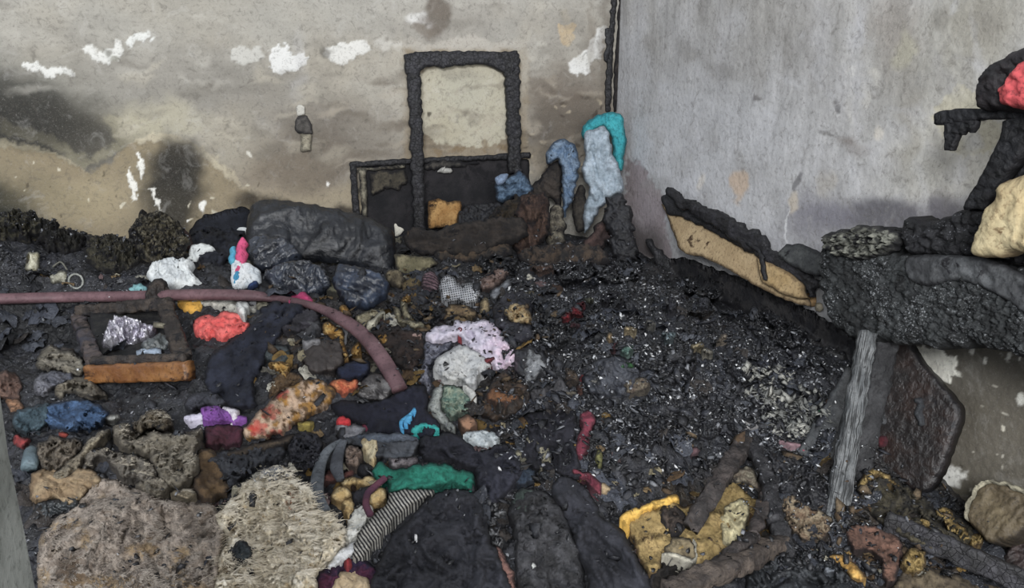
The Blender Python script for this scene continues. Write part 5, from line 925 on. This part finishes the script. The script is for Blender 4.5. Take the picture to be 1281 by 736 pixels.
drape('golden_crust', [(630,388),(638,380),(650,380),(660,386),(665,398),(662,408),(650,405),(636,400)], cl('8c6b3c','c7b183',soot=.3,sc=30), th=.05, w=8, fold=.012, fs=7, lift=.10, parent=t, label='golden brown crust')
drape('tan_bit', [(600,378),(608,372),(613,380),(608,392),(600,388)], cl('a08c66','c0ad84',soot=.3,sc=25), th=.03, lift=.04, label='small tan knob left of the dark rounded bundle', cat='scrap')
t = empty('broken_pot', hit1(668,462), 'broken dark pot with a curved grey glass shard', 'pot')
drape('pot_body', [(642,440),(655,432),(672,432),(686,448),(690,462),(676,470),(660,476),(646,468)], mat('1d1d22','37383e',sc=10,rough=.35,soot=.3,spec=.6), th=.06, w=12, lift=.02, parent=t)
drape('glass_shard', [(656,468),(657,450),(661,434),(670,440),(680,450),(686,462),(674,468),(668,476),(658,478)], mat('5a5c60','96989a',sc=20,rough=.25,soot=.35,spec=.7), th=.02, w=4, fold=.008, lift=.08, parent=t, label='curved grey glass shard')
drape('charred_mound', [(600,520),(608,490),(618,472),(632,462),(650,474),(664,486),(660,508),(640,522),(618,528)], mat('2c2622','54402f',sc=12,soot=.5,rough=.7,ash=.3), th=.09, w=18, fold=.03, fs=20, lift=.01, label='dark rounded mound with a rust orange patch right of the white cloth', cat='debris')
drape('rust_patch', [(608,496),(616,484),(626,490),(642,492),(648,500),(636,506),(618,503)], cl('7d5230','5d3f28',soot=.4,sc=22), th=.01, w=4, lift=.10, label='rust orange patch on the dark rounded mound', cat='scrap')
drape('charred_mound', [(662,486),(680,472),(700,470),(712,484),(718,502),(700,514),(676,512),(664,502)], mat('2b2a2e','474649',sc=20,soot=.35,rough=.7,ash=.4), th=.07, w=16, fold=.02, fs=18, lift=.01, label='smooth grey black mound right of the rust patched one', cat='debris')
drape('charred_mound', [(725,470),(740,452),(765,444),(790,450),(800,470),(795,492),(765,500),(738,492)], mat('2a2c33','474a52',sc=20,soot=.35,rough=.6,ash=.6), th=.07, w=18, fold=.025, fs=18, lift=.01, label='blue grey crusted mound below the green and teal scraps', cat='debris')
def rndpoly(x, y, rx, ry, n=8):
    a = np.linspace(0, 2*math.pi, n+1)[:-1]; return [(x+rx*math.cos(q)*RS.uniform(.65, 1.2), y+ry*math.sin(q)*RS.uniform(.65, 1.2)) for q in a]
for x, y, rx, ry, c1, c2, nm, lb in [
 (709,396,7,5,'a01e2c','7c1a28','red_scrap','largest crimson red scrap in the black heap'),(722,390,8,6,'96202e','5c1a24','red_scrap','crimson scrap just right of the largest one'),(727,380,5,4,'8a2230','4c1a22','red_scrap','topmost crimson scrap by the pale green shred'),
 (718,408,9,5,'54232c','301c22','red_scrap','dim maroon scrap below the crimson scraps'),(737,376,8,4,'7d8068','5c5f4e','green_shred','pale olive green shred beside the topmost crimson scrap'),
 (790,412,7,5,'d0bd92','b0966a','cream_chip','bright cream chip in the middle of the black heap'),(763,424,4,6,'b8a076','8f7450','cream_chip','narrow tan chip left of the bright cream chip'),(784,438,10,7,'7fa093','4f6f66','teal_scrap','pale teal plastic scrap below the bright cream chip'),
 (768,432,6,8,'6c3a40','46282c','maroon_scrap','maroon scrap left of the pale teal plastic scrap'),(784,458,9,6,'3f7a40','2c5534','green_scrap','grass green scrap below the pale teal scrap'),(797,482,15,11,'7f7562','5a4b42','khaki_rag','khaki rag with cream crumbs below the grass green scrap'),
 (836,420,9,8,'93a6ac','6a7a80','grey_crumbs','pale blue grey crumb cluster right of the cream chip'),(812,404,9,5,'9a9890','6c6a66','grey_crumbs','light grey crumb cluster above the pale blue one'),
 (872,432,9,4,'c0b08a','94845f','cream_shard','long cream shard at the right centre of the heap'),(884,440,7,4,'c8c2b0','a09a88','cream_shard','whitish shard just below the long cream shard'),(904,423,9,6,'b5a690','7f7468','cream_shard','tan flake at the right end of the cream shards'),
 (766,372,16,9,'33343c','24252c','grey_flap','dark slate flap of cloth at the upper centre of the heap'),(840,380,8,10,'45464e','2d2e36','grey_flap','upright grey flap left of the black brittle sheet'),(880,380,12,8,'52545c','303138','grey_flap','pale slate flap right of the upright one'),
 (678,336,14,7,'84685a','5c4a42','brown_rag','pinkish brown rag at the back of the black heap'),(715,470,9,9,'6a5a4a','453a33','brown_rag','small tan brown rag between two mounds'),(725,484,6,5,'7d4f3c','553a30','rust_scrap','rust scrap below the small tan brown rag'),(727,470,4,3,'a03038','6a2a30','red_scrap','tiny red scrap by the small tan brown rag'),
 (742,477,9,2.5,'c8c4bc','aaa69e','white_sliver','white curved sliver on the blue grey crusted mound'),(712,491,8,2.5,'b5aa94','988c76','white_sliver','pale slanting sliver right of the smooth mound'),(664,372,9,6,'3e3f46','2b2c32','grey_flap','short dark flap right of the rounded golden bundle')]:
    drape(nm, rndpoly(x, y, rx, ry), cl(c1, c2, soot=.3, sc=35, bump=.7), th=.05, w=5, fold=.03, fs=6, lift=.045, jag=2.5, label=lb, cat='scrap' if 'rag' not in nm else 'cloth')
for pl, lb in [([(660,400),(690,390),(720,402),(715,425),(690,440),(668,430)],'black crinkled rag right of the golden crusted bundle'),
               ([(740,330),(765,322),(795,330),(800,348),(770,356),(745,348)],'black crinkled rag at the back near the splintered wedge'),
               ([(800,440),(835,432),(870,446),(868,470),(835,482),(805,470)],'black crinkled rag below the pale blue crumbs'),
               ([(905,440),(940,430),(970,445),(965,470),(930,480),(908,465)],'black crinkled rag right of the cream shards'),
               ([(820,500),(860,490),(900,505),(905,540),(865,555),(828,540)],'broad black crusted rag at the right centre'),
               ([(760,520),(795,510),(820,530),(815,565),(780,570),(758,550)],'black crusted rag right of the dark red strap'),
               ([(905,500),(935,488),(960,500),(955,530),(925,545),(905,530)],'grey black rag above the burnt seat frame'),
               ([(690,330),(725,318),(745,335),(735,352),(705,356)],'low black rag below the reddish brown roll'),
               ([(590,318),(620,310),(648,322),(640,342),(610,345)],'black rag between the fallen beam and the pink rag'),
               ([(560,396),(540,380),(520,384),(518,400),(540,408)],'dark rag left above the white sweater'),
               ([(930,395),(965,392),(1000,410),(1005,432),(970,436),(940,418)],'streaky grey black flap below the brittle sheet'),
               ([(850,350),(880,346),(905,356),(900,374),(870,374)],'dark flap just under the left part of the tan board')]:
    drape('charred_rag', pl, mat('17181d','2b2d34',sc=14,rough=.5,soot=.35,ash=.8,bump=.8,bs=45,spec=.5), th=.06, w=12, fold=.04, fs=14, lift=.0, jag=4, label=lb, cat='cloth', group='charred rags on the black heap')
# paper ash patch and bits right of centre
drape('grey_paper', [(928,530),(934,522),(948,520),(952,532),(940,540),(930,538)], cl('7d7a7a','a09e9c',soot=.15), th=.02, w=4, lift=.03, fold=.01, label='folded pale grey paper above the burnt seat frame', cat='paper')
drape('green_scrap', [(1021,517),(1030,512),(1038,518),(1036,526),(1027,527)], cl('1f7a52','2c9464',soot=.1), th=.03, w=4, lift=.03, label='bright green scrap left of the leaning grey post', cat='scrap')
drape('orange_scrap', [(1033,502),(1039,498),(1043,508),(1040,514),(1035,512)], cl('8d5c33','b0793f',soot=.2), th=.03, w=4, lift=.04, label='orange brown scrap above the bright green one', cat='scrap')
drape('pink_scrap', [(1000,560),(1010,555),(1017,557),(1012,564),(1003,565)], cl('d0476a','e06a86',soot=.1), th=.02, w=3, lift=.03, label='bright pink scrap below the paper ash', cat='scrap')
drape('pink_strip', [(975,550),(990,552),(1004,555),(1000,560),(985,557)], cl('b08a92','8a6a70',soot=.2), th=.02, w=3, lift=.03, label='thin faded pink strip left of the bright pink scrap', cat='scrap')
drape('white_flake', [(951,499),(957,497),(960,501),(954,503)], cl('d8dadc',soot=0), th=.01, w=2, lift=.03, label='lone white flake above the folded grey paper', cat='scrap')
drape('yellow_shred', [(746,566),(750,562),(753,570),(751,590),(747,584)], cl('9c9a55','6d6a40',soot=.2), th=.02, w=3, lift=.03, label='thin yellow green shred right of the dark red strap', cat='scrap')
drape('rose_scrap', rndpoly(868,566,8,7), cl('7c5a5e','57444a',soot=.3,sc=30), th=.02, w=4, lift=.02, label='dull rose scrap above the yellow foam seat', cat='scrap')
# --- burnt seat with yellow foam
t = empty('broken_chair', hit1(880,680), 'overturned burnt seat with yellow foam inside a black frame', 'chair')
YS = mat('857040','a98f58',sc=11,rough=.85,soot=.45,sootc='46331c',bump=.5)
drape('foam_pad', [(774,648),(790,640),(815,635),(840,622),(850,622),(852,632),(868,632),(880,640),(890,622),(902,606),(915,600),(935,600),(958,612),(962,640),(950,668),(930,690),(905,704),(878,712),(850,700),(835,690),(826,712),(812,722),(800,700),(790,670)], YS, th=.05, w=10, fold=.02, fs=22, lift=.03, step=2.4, parent=t)
drape('foam_edge', [(774,650),(784,640),(806,632),(828,624),(842,618),(849,622),(846,630),(828,634),(806,640),(792,652),(784,658)], cl('d9a83a','e8bc52',soot=.08), th=.035, w=6, fold=.008, lift=.08, parent=t, label='bright yellow foam edge')
drape('foam_patch', [(902,660),(904,640),(914,628),(930,624),(938,636),(934,656),(926,676),(912,684),(904,676)], cl('b3a67c','cabf94',soot=.15,sc=26), th=.02, w=6, lift=.085, parent=t, label='pale cream foam patch')
drape('burn_hole', [(828,634),(842,632),(854,640),(858,656),(846,668),(832,662),(826,648)], mat('2e2826','4c4038',sc=22,soot=.4), th=.02, w=6, fold=.02, fs=8, lift=.085, parent=t, label='charred burn hole')
drape('lining', [(830,684),(845,672),(862,674),(872,690),(868,702),(850,696),(836,692)], cl('6c5f48','847658',soot=.3), th=.02, w=4, lift=.08, parent=t)
drape('torn_edge', [(826,694),(842,691),(860,698),(870,696),(866,672),(872,686),(870,705),(856,704),(840,698)], cl('b8b2a0',soot=.1), th=.01, w=3, lift=.10, jag=1, parent=t, label='white torn edge')
drape('hollow_shade_sheet', [(816,716),(832,700),(860,706),(880,714),(905,706),(890,730),(850,750),(815,745)], mat('141210','241f1b',sc=12,soot=.4), th=.02, lift=.04, fold=.02, fs=12, parent=t)  # near-black sheet, paints in the shade of the hollow below the foam
FRM = mat('2a2625','4a423f',sc=16,rough=.6,soot=.35,ash=.4,bump=.6)
def rail(pts, w, th_, m, **k):
    for q0, q1 in zip(pts[:-1], pts[1:]):
        bar('frame_rail', hit1(*q0), hit1(*q1), w, th_, m, parent=t, amp=.011, **k)
rail([(863,662,.05), (893,612,.13), (936,547,.10)], .052, .035, FRM); rail([(934,545,.11), (958,592,.13), (972,655,.09), (986,696,.04)], .045, .035, mat('1e1e21','3b3a3d',sc=16,rough=.55,soot=.3,ash=.5,bump=.7))
rail([(960,618,.09), (942,672,.10), (888,714,.07)], .035, .03, FRM); rail([(836,742,.06), (915,708,.10), (978,678,.05)], .058, .045, mat('3a332f','64584e',sc=12,rough=.7,soot=.4,ash=.4,bump=.7), label='thick scorched lower rail')
drape('scorched_fabric', [(900,606),(908,596),(925,586),(938,584),(950,600),(952,615),(935,606),(918,604)], mat('6c5e50','8c8572',sc=30,soot=.4), th=.04, lift=.08, fold=.02, fs=8, parent=t)
drape('black_hull', [(960,560),(985,566),(1010,580),(1030,600),(1035,640),(1000,640),(975,620),(966,590)], charred(), th=.05, w=12, fold=.04, fs=14, lift=.01, jag=3, label='black charred sheet flecked with ash right of the seat frame', cat='sheet')
drape('burlap_rag', [(975,625),(990,618),(1005,628),(1030,640),(1042,652),(1034,672),(1015,680),(995,670),(982,650)], cl('6a5440','94856c',soot=.4,sc=24), th=.05, w=8, fold=.03, fs=12, lift=.02, label='brown cream crumpled rag between the seat frame and the leaning post', cat='cloth')
drape('charred_sheet', [(955,700),(985,690),(1020,688),(1050,695),(1065,712),(1075,745),(1000,760),(940,750),(935,720)], mat('242629','3d4044',sc=18,rough=.6,soot=.35,ash=.6), th=.05, w=12, fold=.04, fs=18, lift=.02, label='blue black flaky sheet at the bottom right of the seat', cat='sheet')
drape('yellow_foam', [(1038,696),(1048,694),(1062,700),(1075,712),(1084,722),(1078,727),(1064,722),(1052,710)], cl('c08f3a','dcb35a',soot=.2,sc=18), th=.04, w=6, lift=.06, fold=.01, label='bright yellow foam splinter on the blue black flaky sheet', cat='foam')
drape('grey_shard', [(1030,708),(1040,706),(1048,712),(1042,718),(1032,716)], cl('7b8088',soot=.1), th=.02, w=4, lift=.06, label='small grey shard left of the yellow foam splinter', cat='scrap')
# --- right side
drape('crusted_cushion', [(1072,606),(1090,596),(1120,598),(1145,612),(1170,628),(1195,638),(1212,652),(1222,665),(1215,682),(1190,690),(1160,688),(1130,675),(1100,655),(1078,632)], mat('2c2a28','57503c',sc=12,rough=.8,soot=.4,ash=.4,bump=.7), th=.07, w=14, fold=.04, fs=22, lift=.01, step=2.6, label='charred seat cushion crusted with yellow foam below the dark panel', cat='cushion')
for pl, lb in [([(1074,606),(1080,592),(1092,585),(1108,592),(1122,602),(1126,610),(1112,605),(1098,596),(1086,604),(1082,612)], 'orange yellow foam arch at the top of the charred cushion'),
               ([(1142,655),(1155,648),(1168,656),(1176,668),(1190,672),(1206,686),(1196,690),(1170,682),(1150,670)], 'olive yellow foam strip along the lower edge of the charred cushion'),
               ([(1168,640),(1180,632),(1192,640),(1198,652),(1212,664),(1228,668),(1230,680),(1212,684),(1196,672),(1182,658)], 'golden foam ridge at the right end of the charred cushion'),
               ([(1022,560),(1030,556),(1040,562),(1038,574),(1026,578),(1020,572)], 'ochre foam block left of the foot of the leaning post'),
               ([(1130,696),(1145,686),(1158,692),(1156,712),(1140,720),(1128,710)], 'dull golden foam patch below the charred cushion')]:
    drape('foam_crust', pl, mat('927a44','b59a5c',sc=22,rough=.9,soot=.4,sootc='3c2c18',bump=.6), th=.04, w=7, fold=.025, fs=9, lift=.06, jag=2.5, label=lb, cat='foam', group='yellow foam remains on the right')
drape('rust_board', [(1060,660),(1085,656),(1110,664),(1130,680),(1125,712),(1118,730),(1104,722),(1102,700),(1085,690),(1064,684)], cl('5c4338','7d5a4a',soot=.4,sc=16), th=.03, w=6, fold=.012, fs=16, lift=.04, label='rusty brown broken board below the leaning post', cat='board')
bar('long_plank', hit1(1108,652,.06), hit1(1330,750,.10), .07, .03, wood_char(), side=(0,.3,1), amp=.006, label='long charred plank sloping down to the bottom right corner', cat='plank')
drape('brown_sheet', [(1118,730),(1140,705),(1180,712),(1230,728),(1290,738),(1300,765),(1200,775),(1110,760)], cl('4c4234','6d604a',soot=.35,sc=12), th=.03, fold=.02, fs=24, lift=.01, label='olive brown sheet along the bottom right edge', cat='sheet')
t = empty('plastic_basin', hit1(1245,670), 'cream rimmed scorched basin lying on its side by the right wall', 'basin')
B_ = dict(base=(1245,672), dist=2.34, tilt=30, turn=-35, parent=t)
puff('basin_body', [(1212,650),(1216,635),(1228,612),(1242,604),(1262,608),(1290,620),(1300,640),(1288,660),(1262,676),(1240,678),(1225,668)], mat('5c503c','77694e',sc=8,rough=.5,soot=.3), th=.03, thb=.08, w=10, fold=.006, **B_)
puff('basin_rim', [(1210,650),(1214,632),(1226,610),(1241,602),(1264,606),(1296,618),(1294,626),(1262,613),(1243,609),(1231,616),(1220,636),(1216,652)], cl('a39c84','c0b89c',soot=.2), th=.045, w=4, fold=.003, **B_)
puff('dark_pan', [(1254,706),(1258,690),(1272,672),(1300,660),(1310,700),(1300,722),(1270,722)], mat('2a2322','453836',sc=9,rough=.5,soot=.3), tilt=40, th=.05, w=14, label='dark rounded pan under the cream rimmed basin', cat='pan')
# dark panel leaning on the right wall
pp = np.array([XR-.16, 1.95, .6]); pn = (-.95, -.22, .28)
t = empty('burnt_door', D(1150,612,2.6), 'large dark brown burnt panel with rounded corners leaning on the right wall', 'panel')
plate('panel_board', [(1086,425),(1130,425),(1148,448),(1170,474),(1192,500),(1199,512),(1199,528),(1190,552),(1178,586),(1166,608),(1156,616),(1140,612),(1112,592),(1084,572),(1072,552),(1074,500)], mat('1e1918','33231d',sc=7,rough=.4,soot=.35,ash=.35,spec=.6,bump=.4), parent=t, point=pp, normal=pn, thick=.045, fold=.0025, w=7, th=.008, curve=True, step=2.6)
plate('scorched_patch', [(1074,540),(1082,532),(1092,544),(1096,572),(1088,572),(1072,562)], cl('7c4e2c','9a6638',soot=.25), parent=t, point=pp+.014*np.array(pn), normal=pn, thick=.01, curve=True, label='orange scorched patch')
plate('red_patch', [(1098,548),(1108,546),(1110,556),(1100,560)], cl('5d1f28',soot=.2), parent=t, point=pp+.014*np.array(pn), normal=pn, thick=.01, curve=True, label='dark red patch')
plate('ash_streak', [(1094,510),(1100,506),(1108,520),(1106,534),(1100,528)], mat('808284','55585c',sc=30,soot=.3), parent=t, point=pp+.014*np.array(pn), normal=pn, thick=.01, curve=True, jag=3)
plate('ash_streak', [(1146,500),(1154,498),(1156,524),(1150,536),(1145,520)], mat('55585c','35383c',sc=30,soot=.3), parent=t, point=pp+.014*np.array(pn), normal=pn, thick=.01, curve=True, jag=3)
GP = mat('55585a','7b7d7e',sc=14,rough=.75,soot=.2,ash=.4,bump=.5,bs=40,grain=14,sootc='2a2b2c')
f1 = hit1(1044,648,.0); bar('leaning_post', f1-np.array([0,0,.02]), D(1086,416,2.52), .060, .045, GP, amp=.006, taper=(1.15,.9), label='grey ash coated post leaning against the charred mattress', cat='post')
bar('dark_post', hit1(1072,600,-.01), D(1112,418,2.62), .075, .04, mat('222224','3c3c3e',sc=12,rough=.65,soot=.3,bump=.5), amp=.007, label='darker post standing right behind the grey leaning post', cat='post')
bar('slanting_board', hit1(1014,578,.0), D(1076,470,2.68), .11, .02, mat('2e3032','47494b',sc=12,rough=.6,soot=.3,bump=.4), amp=.005, label='dark slanting board left of the grey leaning post', cat='board')
# charred mattress hanging along the right wall
mp = np.array([XR-.27, 2.2, 1.0]); MM = mat('1c1e1f','3a3d3e',sc=16,rough=.75,soot=.35,sootc='101112',ash=1.1,ashc='94979a',bump=.9,bs=60,spec=.4)
t = empty('charred_mattress', D(1150,435,2.5), 'thick grey black charred mattress propped up along the right wall', 'mattress')
plate('burnt_core', [(1034,300),(1046,290),(1066,288),(1085,284),(1104,288),(1122,290),(1130,300),(1133,316),(1165,320),(1200,318),(1240,324),(1281,336),(1400,350),(1700,380),(1700,600),(1400,500),(1281,446),(1255,440),(1232,434),(1222,426),(1212,434),(1185,437),(1160,432),(1130,430),(1100,428),(1075,424),(1060,416),(1044,402),(1034,380),(1030,345)],
      MM, parent=t, point=mp, normal=(-1,-.02,.06), thick=.13, th=.05, w=20, fold=.016, fs=7, style='rough', curve=True, jag=4, step=1.9)
plate('ash_crust', [(1036,296),(1060,288),(1086,283),(1106,287),(1124,290),(1128,306),(1108,318),(1080,326),(1056,322),(1040,314)], mat('33332f','86867a',sc=32,rough=.9,soot=.55,bump=.9,bs=40), parent=t, point=mp+np.array([-.05,0,.01]), normal=(-1,-.02,.06), thick=.02, th=.03, w=10, fold=.03, fs=6, curve=True, jag=3, label='cream flecked ash crust')
plate('smooth_cover', [(1134,322),(1170,319),(1205,320),(1240,326),(1281,345),(1330,370),(1400,400),(1400,380),(1420,430),(1300,400),(1262,378),(1230,360),(1196,352),(1160,358),(1138,350)], mat('3b3c3e','57595b',sc=9,rough=.7,soot=.2,ash=.4), parent=t, point=mp+np.array([-.055,0,.01]), normal=(-1,-.02,.10), thick=.02, th=.012, w=8, fold=.006, curve=True, label='smoother grey cover remnant')
# burnt armchair on top of it
ap = np.array([XR-.34, 2.0, 1.35]); AN = (-1,-.1,.02); BKM = mat('101012','232428',sc=12,rough=.6,soot=.3,bump=.5,ash=.2)
t = empty('burnt_chair', D(1240,318,2.3), 'black charred chair with red pad and cream cushion, on the mattress', 'chair')
A_ = dict(parent=t, point=ap, normal=AN, curve=False, fold=.006, fs=9)
plate('arm_rail', [(1168,143),(1175,139),(1200,136),(1225,136),(1290,134),(1500,130),(1500,150),(1290,150),(1250,149),(1222,150),(1200,154),(1168,157)], BKM, thick=.05, **A_)
plate('hanging_splinter', [(1181,154),(1222,149),(1220,160),(1214,168),(1210,162),(1204,170),(1200,166),(1194,178),(1190,189),(1181,188)], BKM, thick=.02, **A_)
plate('diagonal_leg', [(1255,150),(1300,140),(1292,175),(1268,205),(1246,235),(1232,262),(1204,262),(1212,245),(1226,222),(1240,195),(1252,168)], BKM, thick=.05, **A_)
plate('rear_leg', [(1290,180),(1320,170),(1310,215),(1266,228),(1246,240),(1236,232),(1252,216),(1276,198)], BKM, thick=.05, parent=t, point=ap+np.array([.06,0,0]), normal=AN, fold=.006, fs=9)
plate('foot_mass', [(1130,280),(1134,272),(1144,271),(1150,277),(1170,276),(1190,270),(1204,262),(1228,262),(1246,266),(1300,262),(1420,262),(1420,345),(1300,336),(1260,322),(1215,322),(1165,320),(1138,318),(1130,300)], mat('111113','2a2a2d',sc=18,rough=.6,soot=.35,ash=.7,bump=.8), parent=t, point=ap+np.array([.03,0,0]), normal=AN, thick=.09, th=.02, w=10, fold=.015, fs=10, jag=2, curve=True)
plate('seat_pad', [(1226,135),(1224,118),(1228,98),(1240,82),(1258,72),(1281,60),(1400,20),(1400,150),(1281,142),(1250,138),(1236,140)], mat('161517','2c2628',sc=10,rough=.6,soot=.3), thick=.08, parent=t, point=ap+np.array([-.01,0,0]), normal=AN, th=.04, w=16, fold=.01, fs=14, curve=True)
plate('red_pad', [(1247,112),(1258,104),(1262,94),(1272,84),(1281,76),(1360,50),(1360,140),(1281,137),(1262,132),(1252,128),(1251,118)], cl('b23a40','d04e50',soot=.06,sc=6,bump=.2), thick=.03, parent=t, point=ap+np.array([-.055,0,0]), normal=AN, th=.02, w=10, fold=.01, fs=14, curve=True, label='dusty red pad')
plate('cream_cushion', [(1222,320),(1224,296),(1232,278),(1236,262),(1250,248),(1252,234),(1262,226),(1281,219),(1330,205),(1450,215),(1450,330),(1300,318),(1270,316),(1255,322)], mat('b5a176','d0c094',sc=5,rough=.9,soot=.22,sootc='6b5030',bump=.25), thick=.10, parent=t, point=ap+np.array([-.05,0,0]), normal=AN, th=.05, w=20, fold=.010, fs=30, style='long', ang=-55, curve=True, label='cream foam cushion')
# ---------------------------------------------------------------- loose ash and char, settled last over everything
bpy.context.view_layer.update()
chips('char_flakes', 'black and dark grey flakes of char scattered over the heap', 19000, (.0035, .011), mat('131316', '2a2b30', sc=8, rough=.5, bump=.3, soot=.3, spec=.6), ALL)
chips('charred_scraps', 'crisp bluish black curled scraps of burnt cloth on the heap', 2200, (.006, .022), mat('191a1f', '30323a', sc=8, rough=.55, bump=.5, soot=.3, spec=.5), [(820,460,210,150,4),(700,370,260,60,2),(900,640,350,90,1),(620,500,500,120,1)], thick=.25)
chips('ash_flakes', 'mid grey flakes of ash scattered over the black heap', 6500, (.003, .009), mat('5e6066', '8c8e93', sc=8, rough=.8, soot=0), [(850,480,230,130,5),(700,350,160,40,2),(640,500,600,220,1.5),(1010,560,90,110,1.5),(100,330,140,40,.6)])
chips('white_ash', 'small white flecks of ash and plaster on the black heap', 2100, (.002, .007), mat('c9cbcd', 'e6e6e6', sc=8, rough=.8, soot=0), [(850,480,230,130,5),(720,340,160,50,2),(640,500,600,220,1.5),(1010,570,90,110,2),(790,420,50,40,1),(170,470,60,30,.2),(90,300,110,30,.3)])
chips('brown_scraps', 'brown and rust coloured scraps of scorched cardboard in the rubbish', 700, (.004, .020), mat('4a3826', '6b5b45', sc=9, rough=.85, soot=.35), [(430,420,110,50,2),(600,350,100,60,1.5),(1130,660,120,60,2),(640,470,60,60,1),(900,640,100,60,1),(200,300,60,30,.5)])
chips('paper_ash', 'pale curled paper ash above the burnt seat frame', 900, (.006, .016), mat('6d6e6b','a8a79e',sc=12,rough=.9,soot=.3), [(990,520,38,26,1),(960,490,30,20,.6),(1010,545,26,14,.5)], thick=.15)
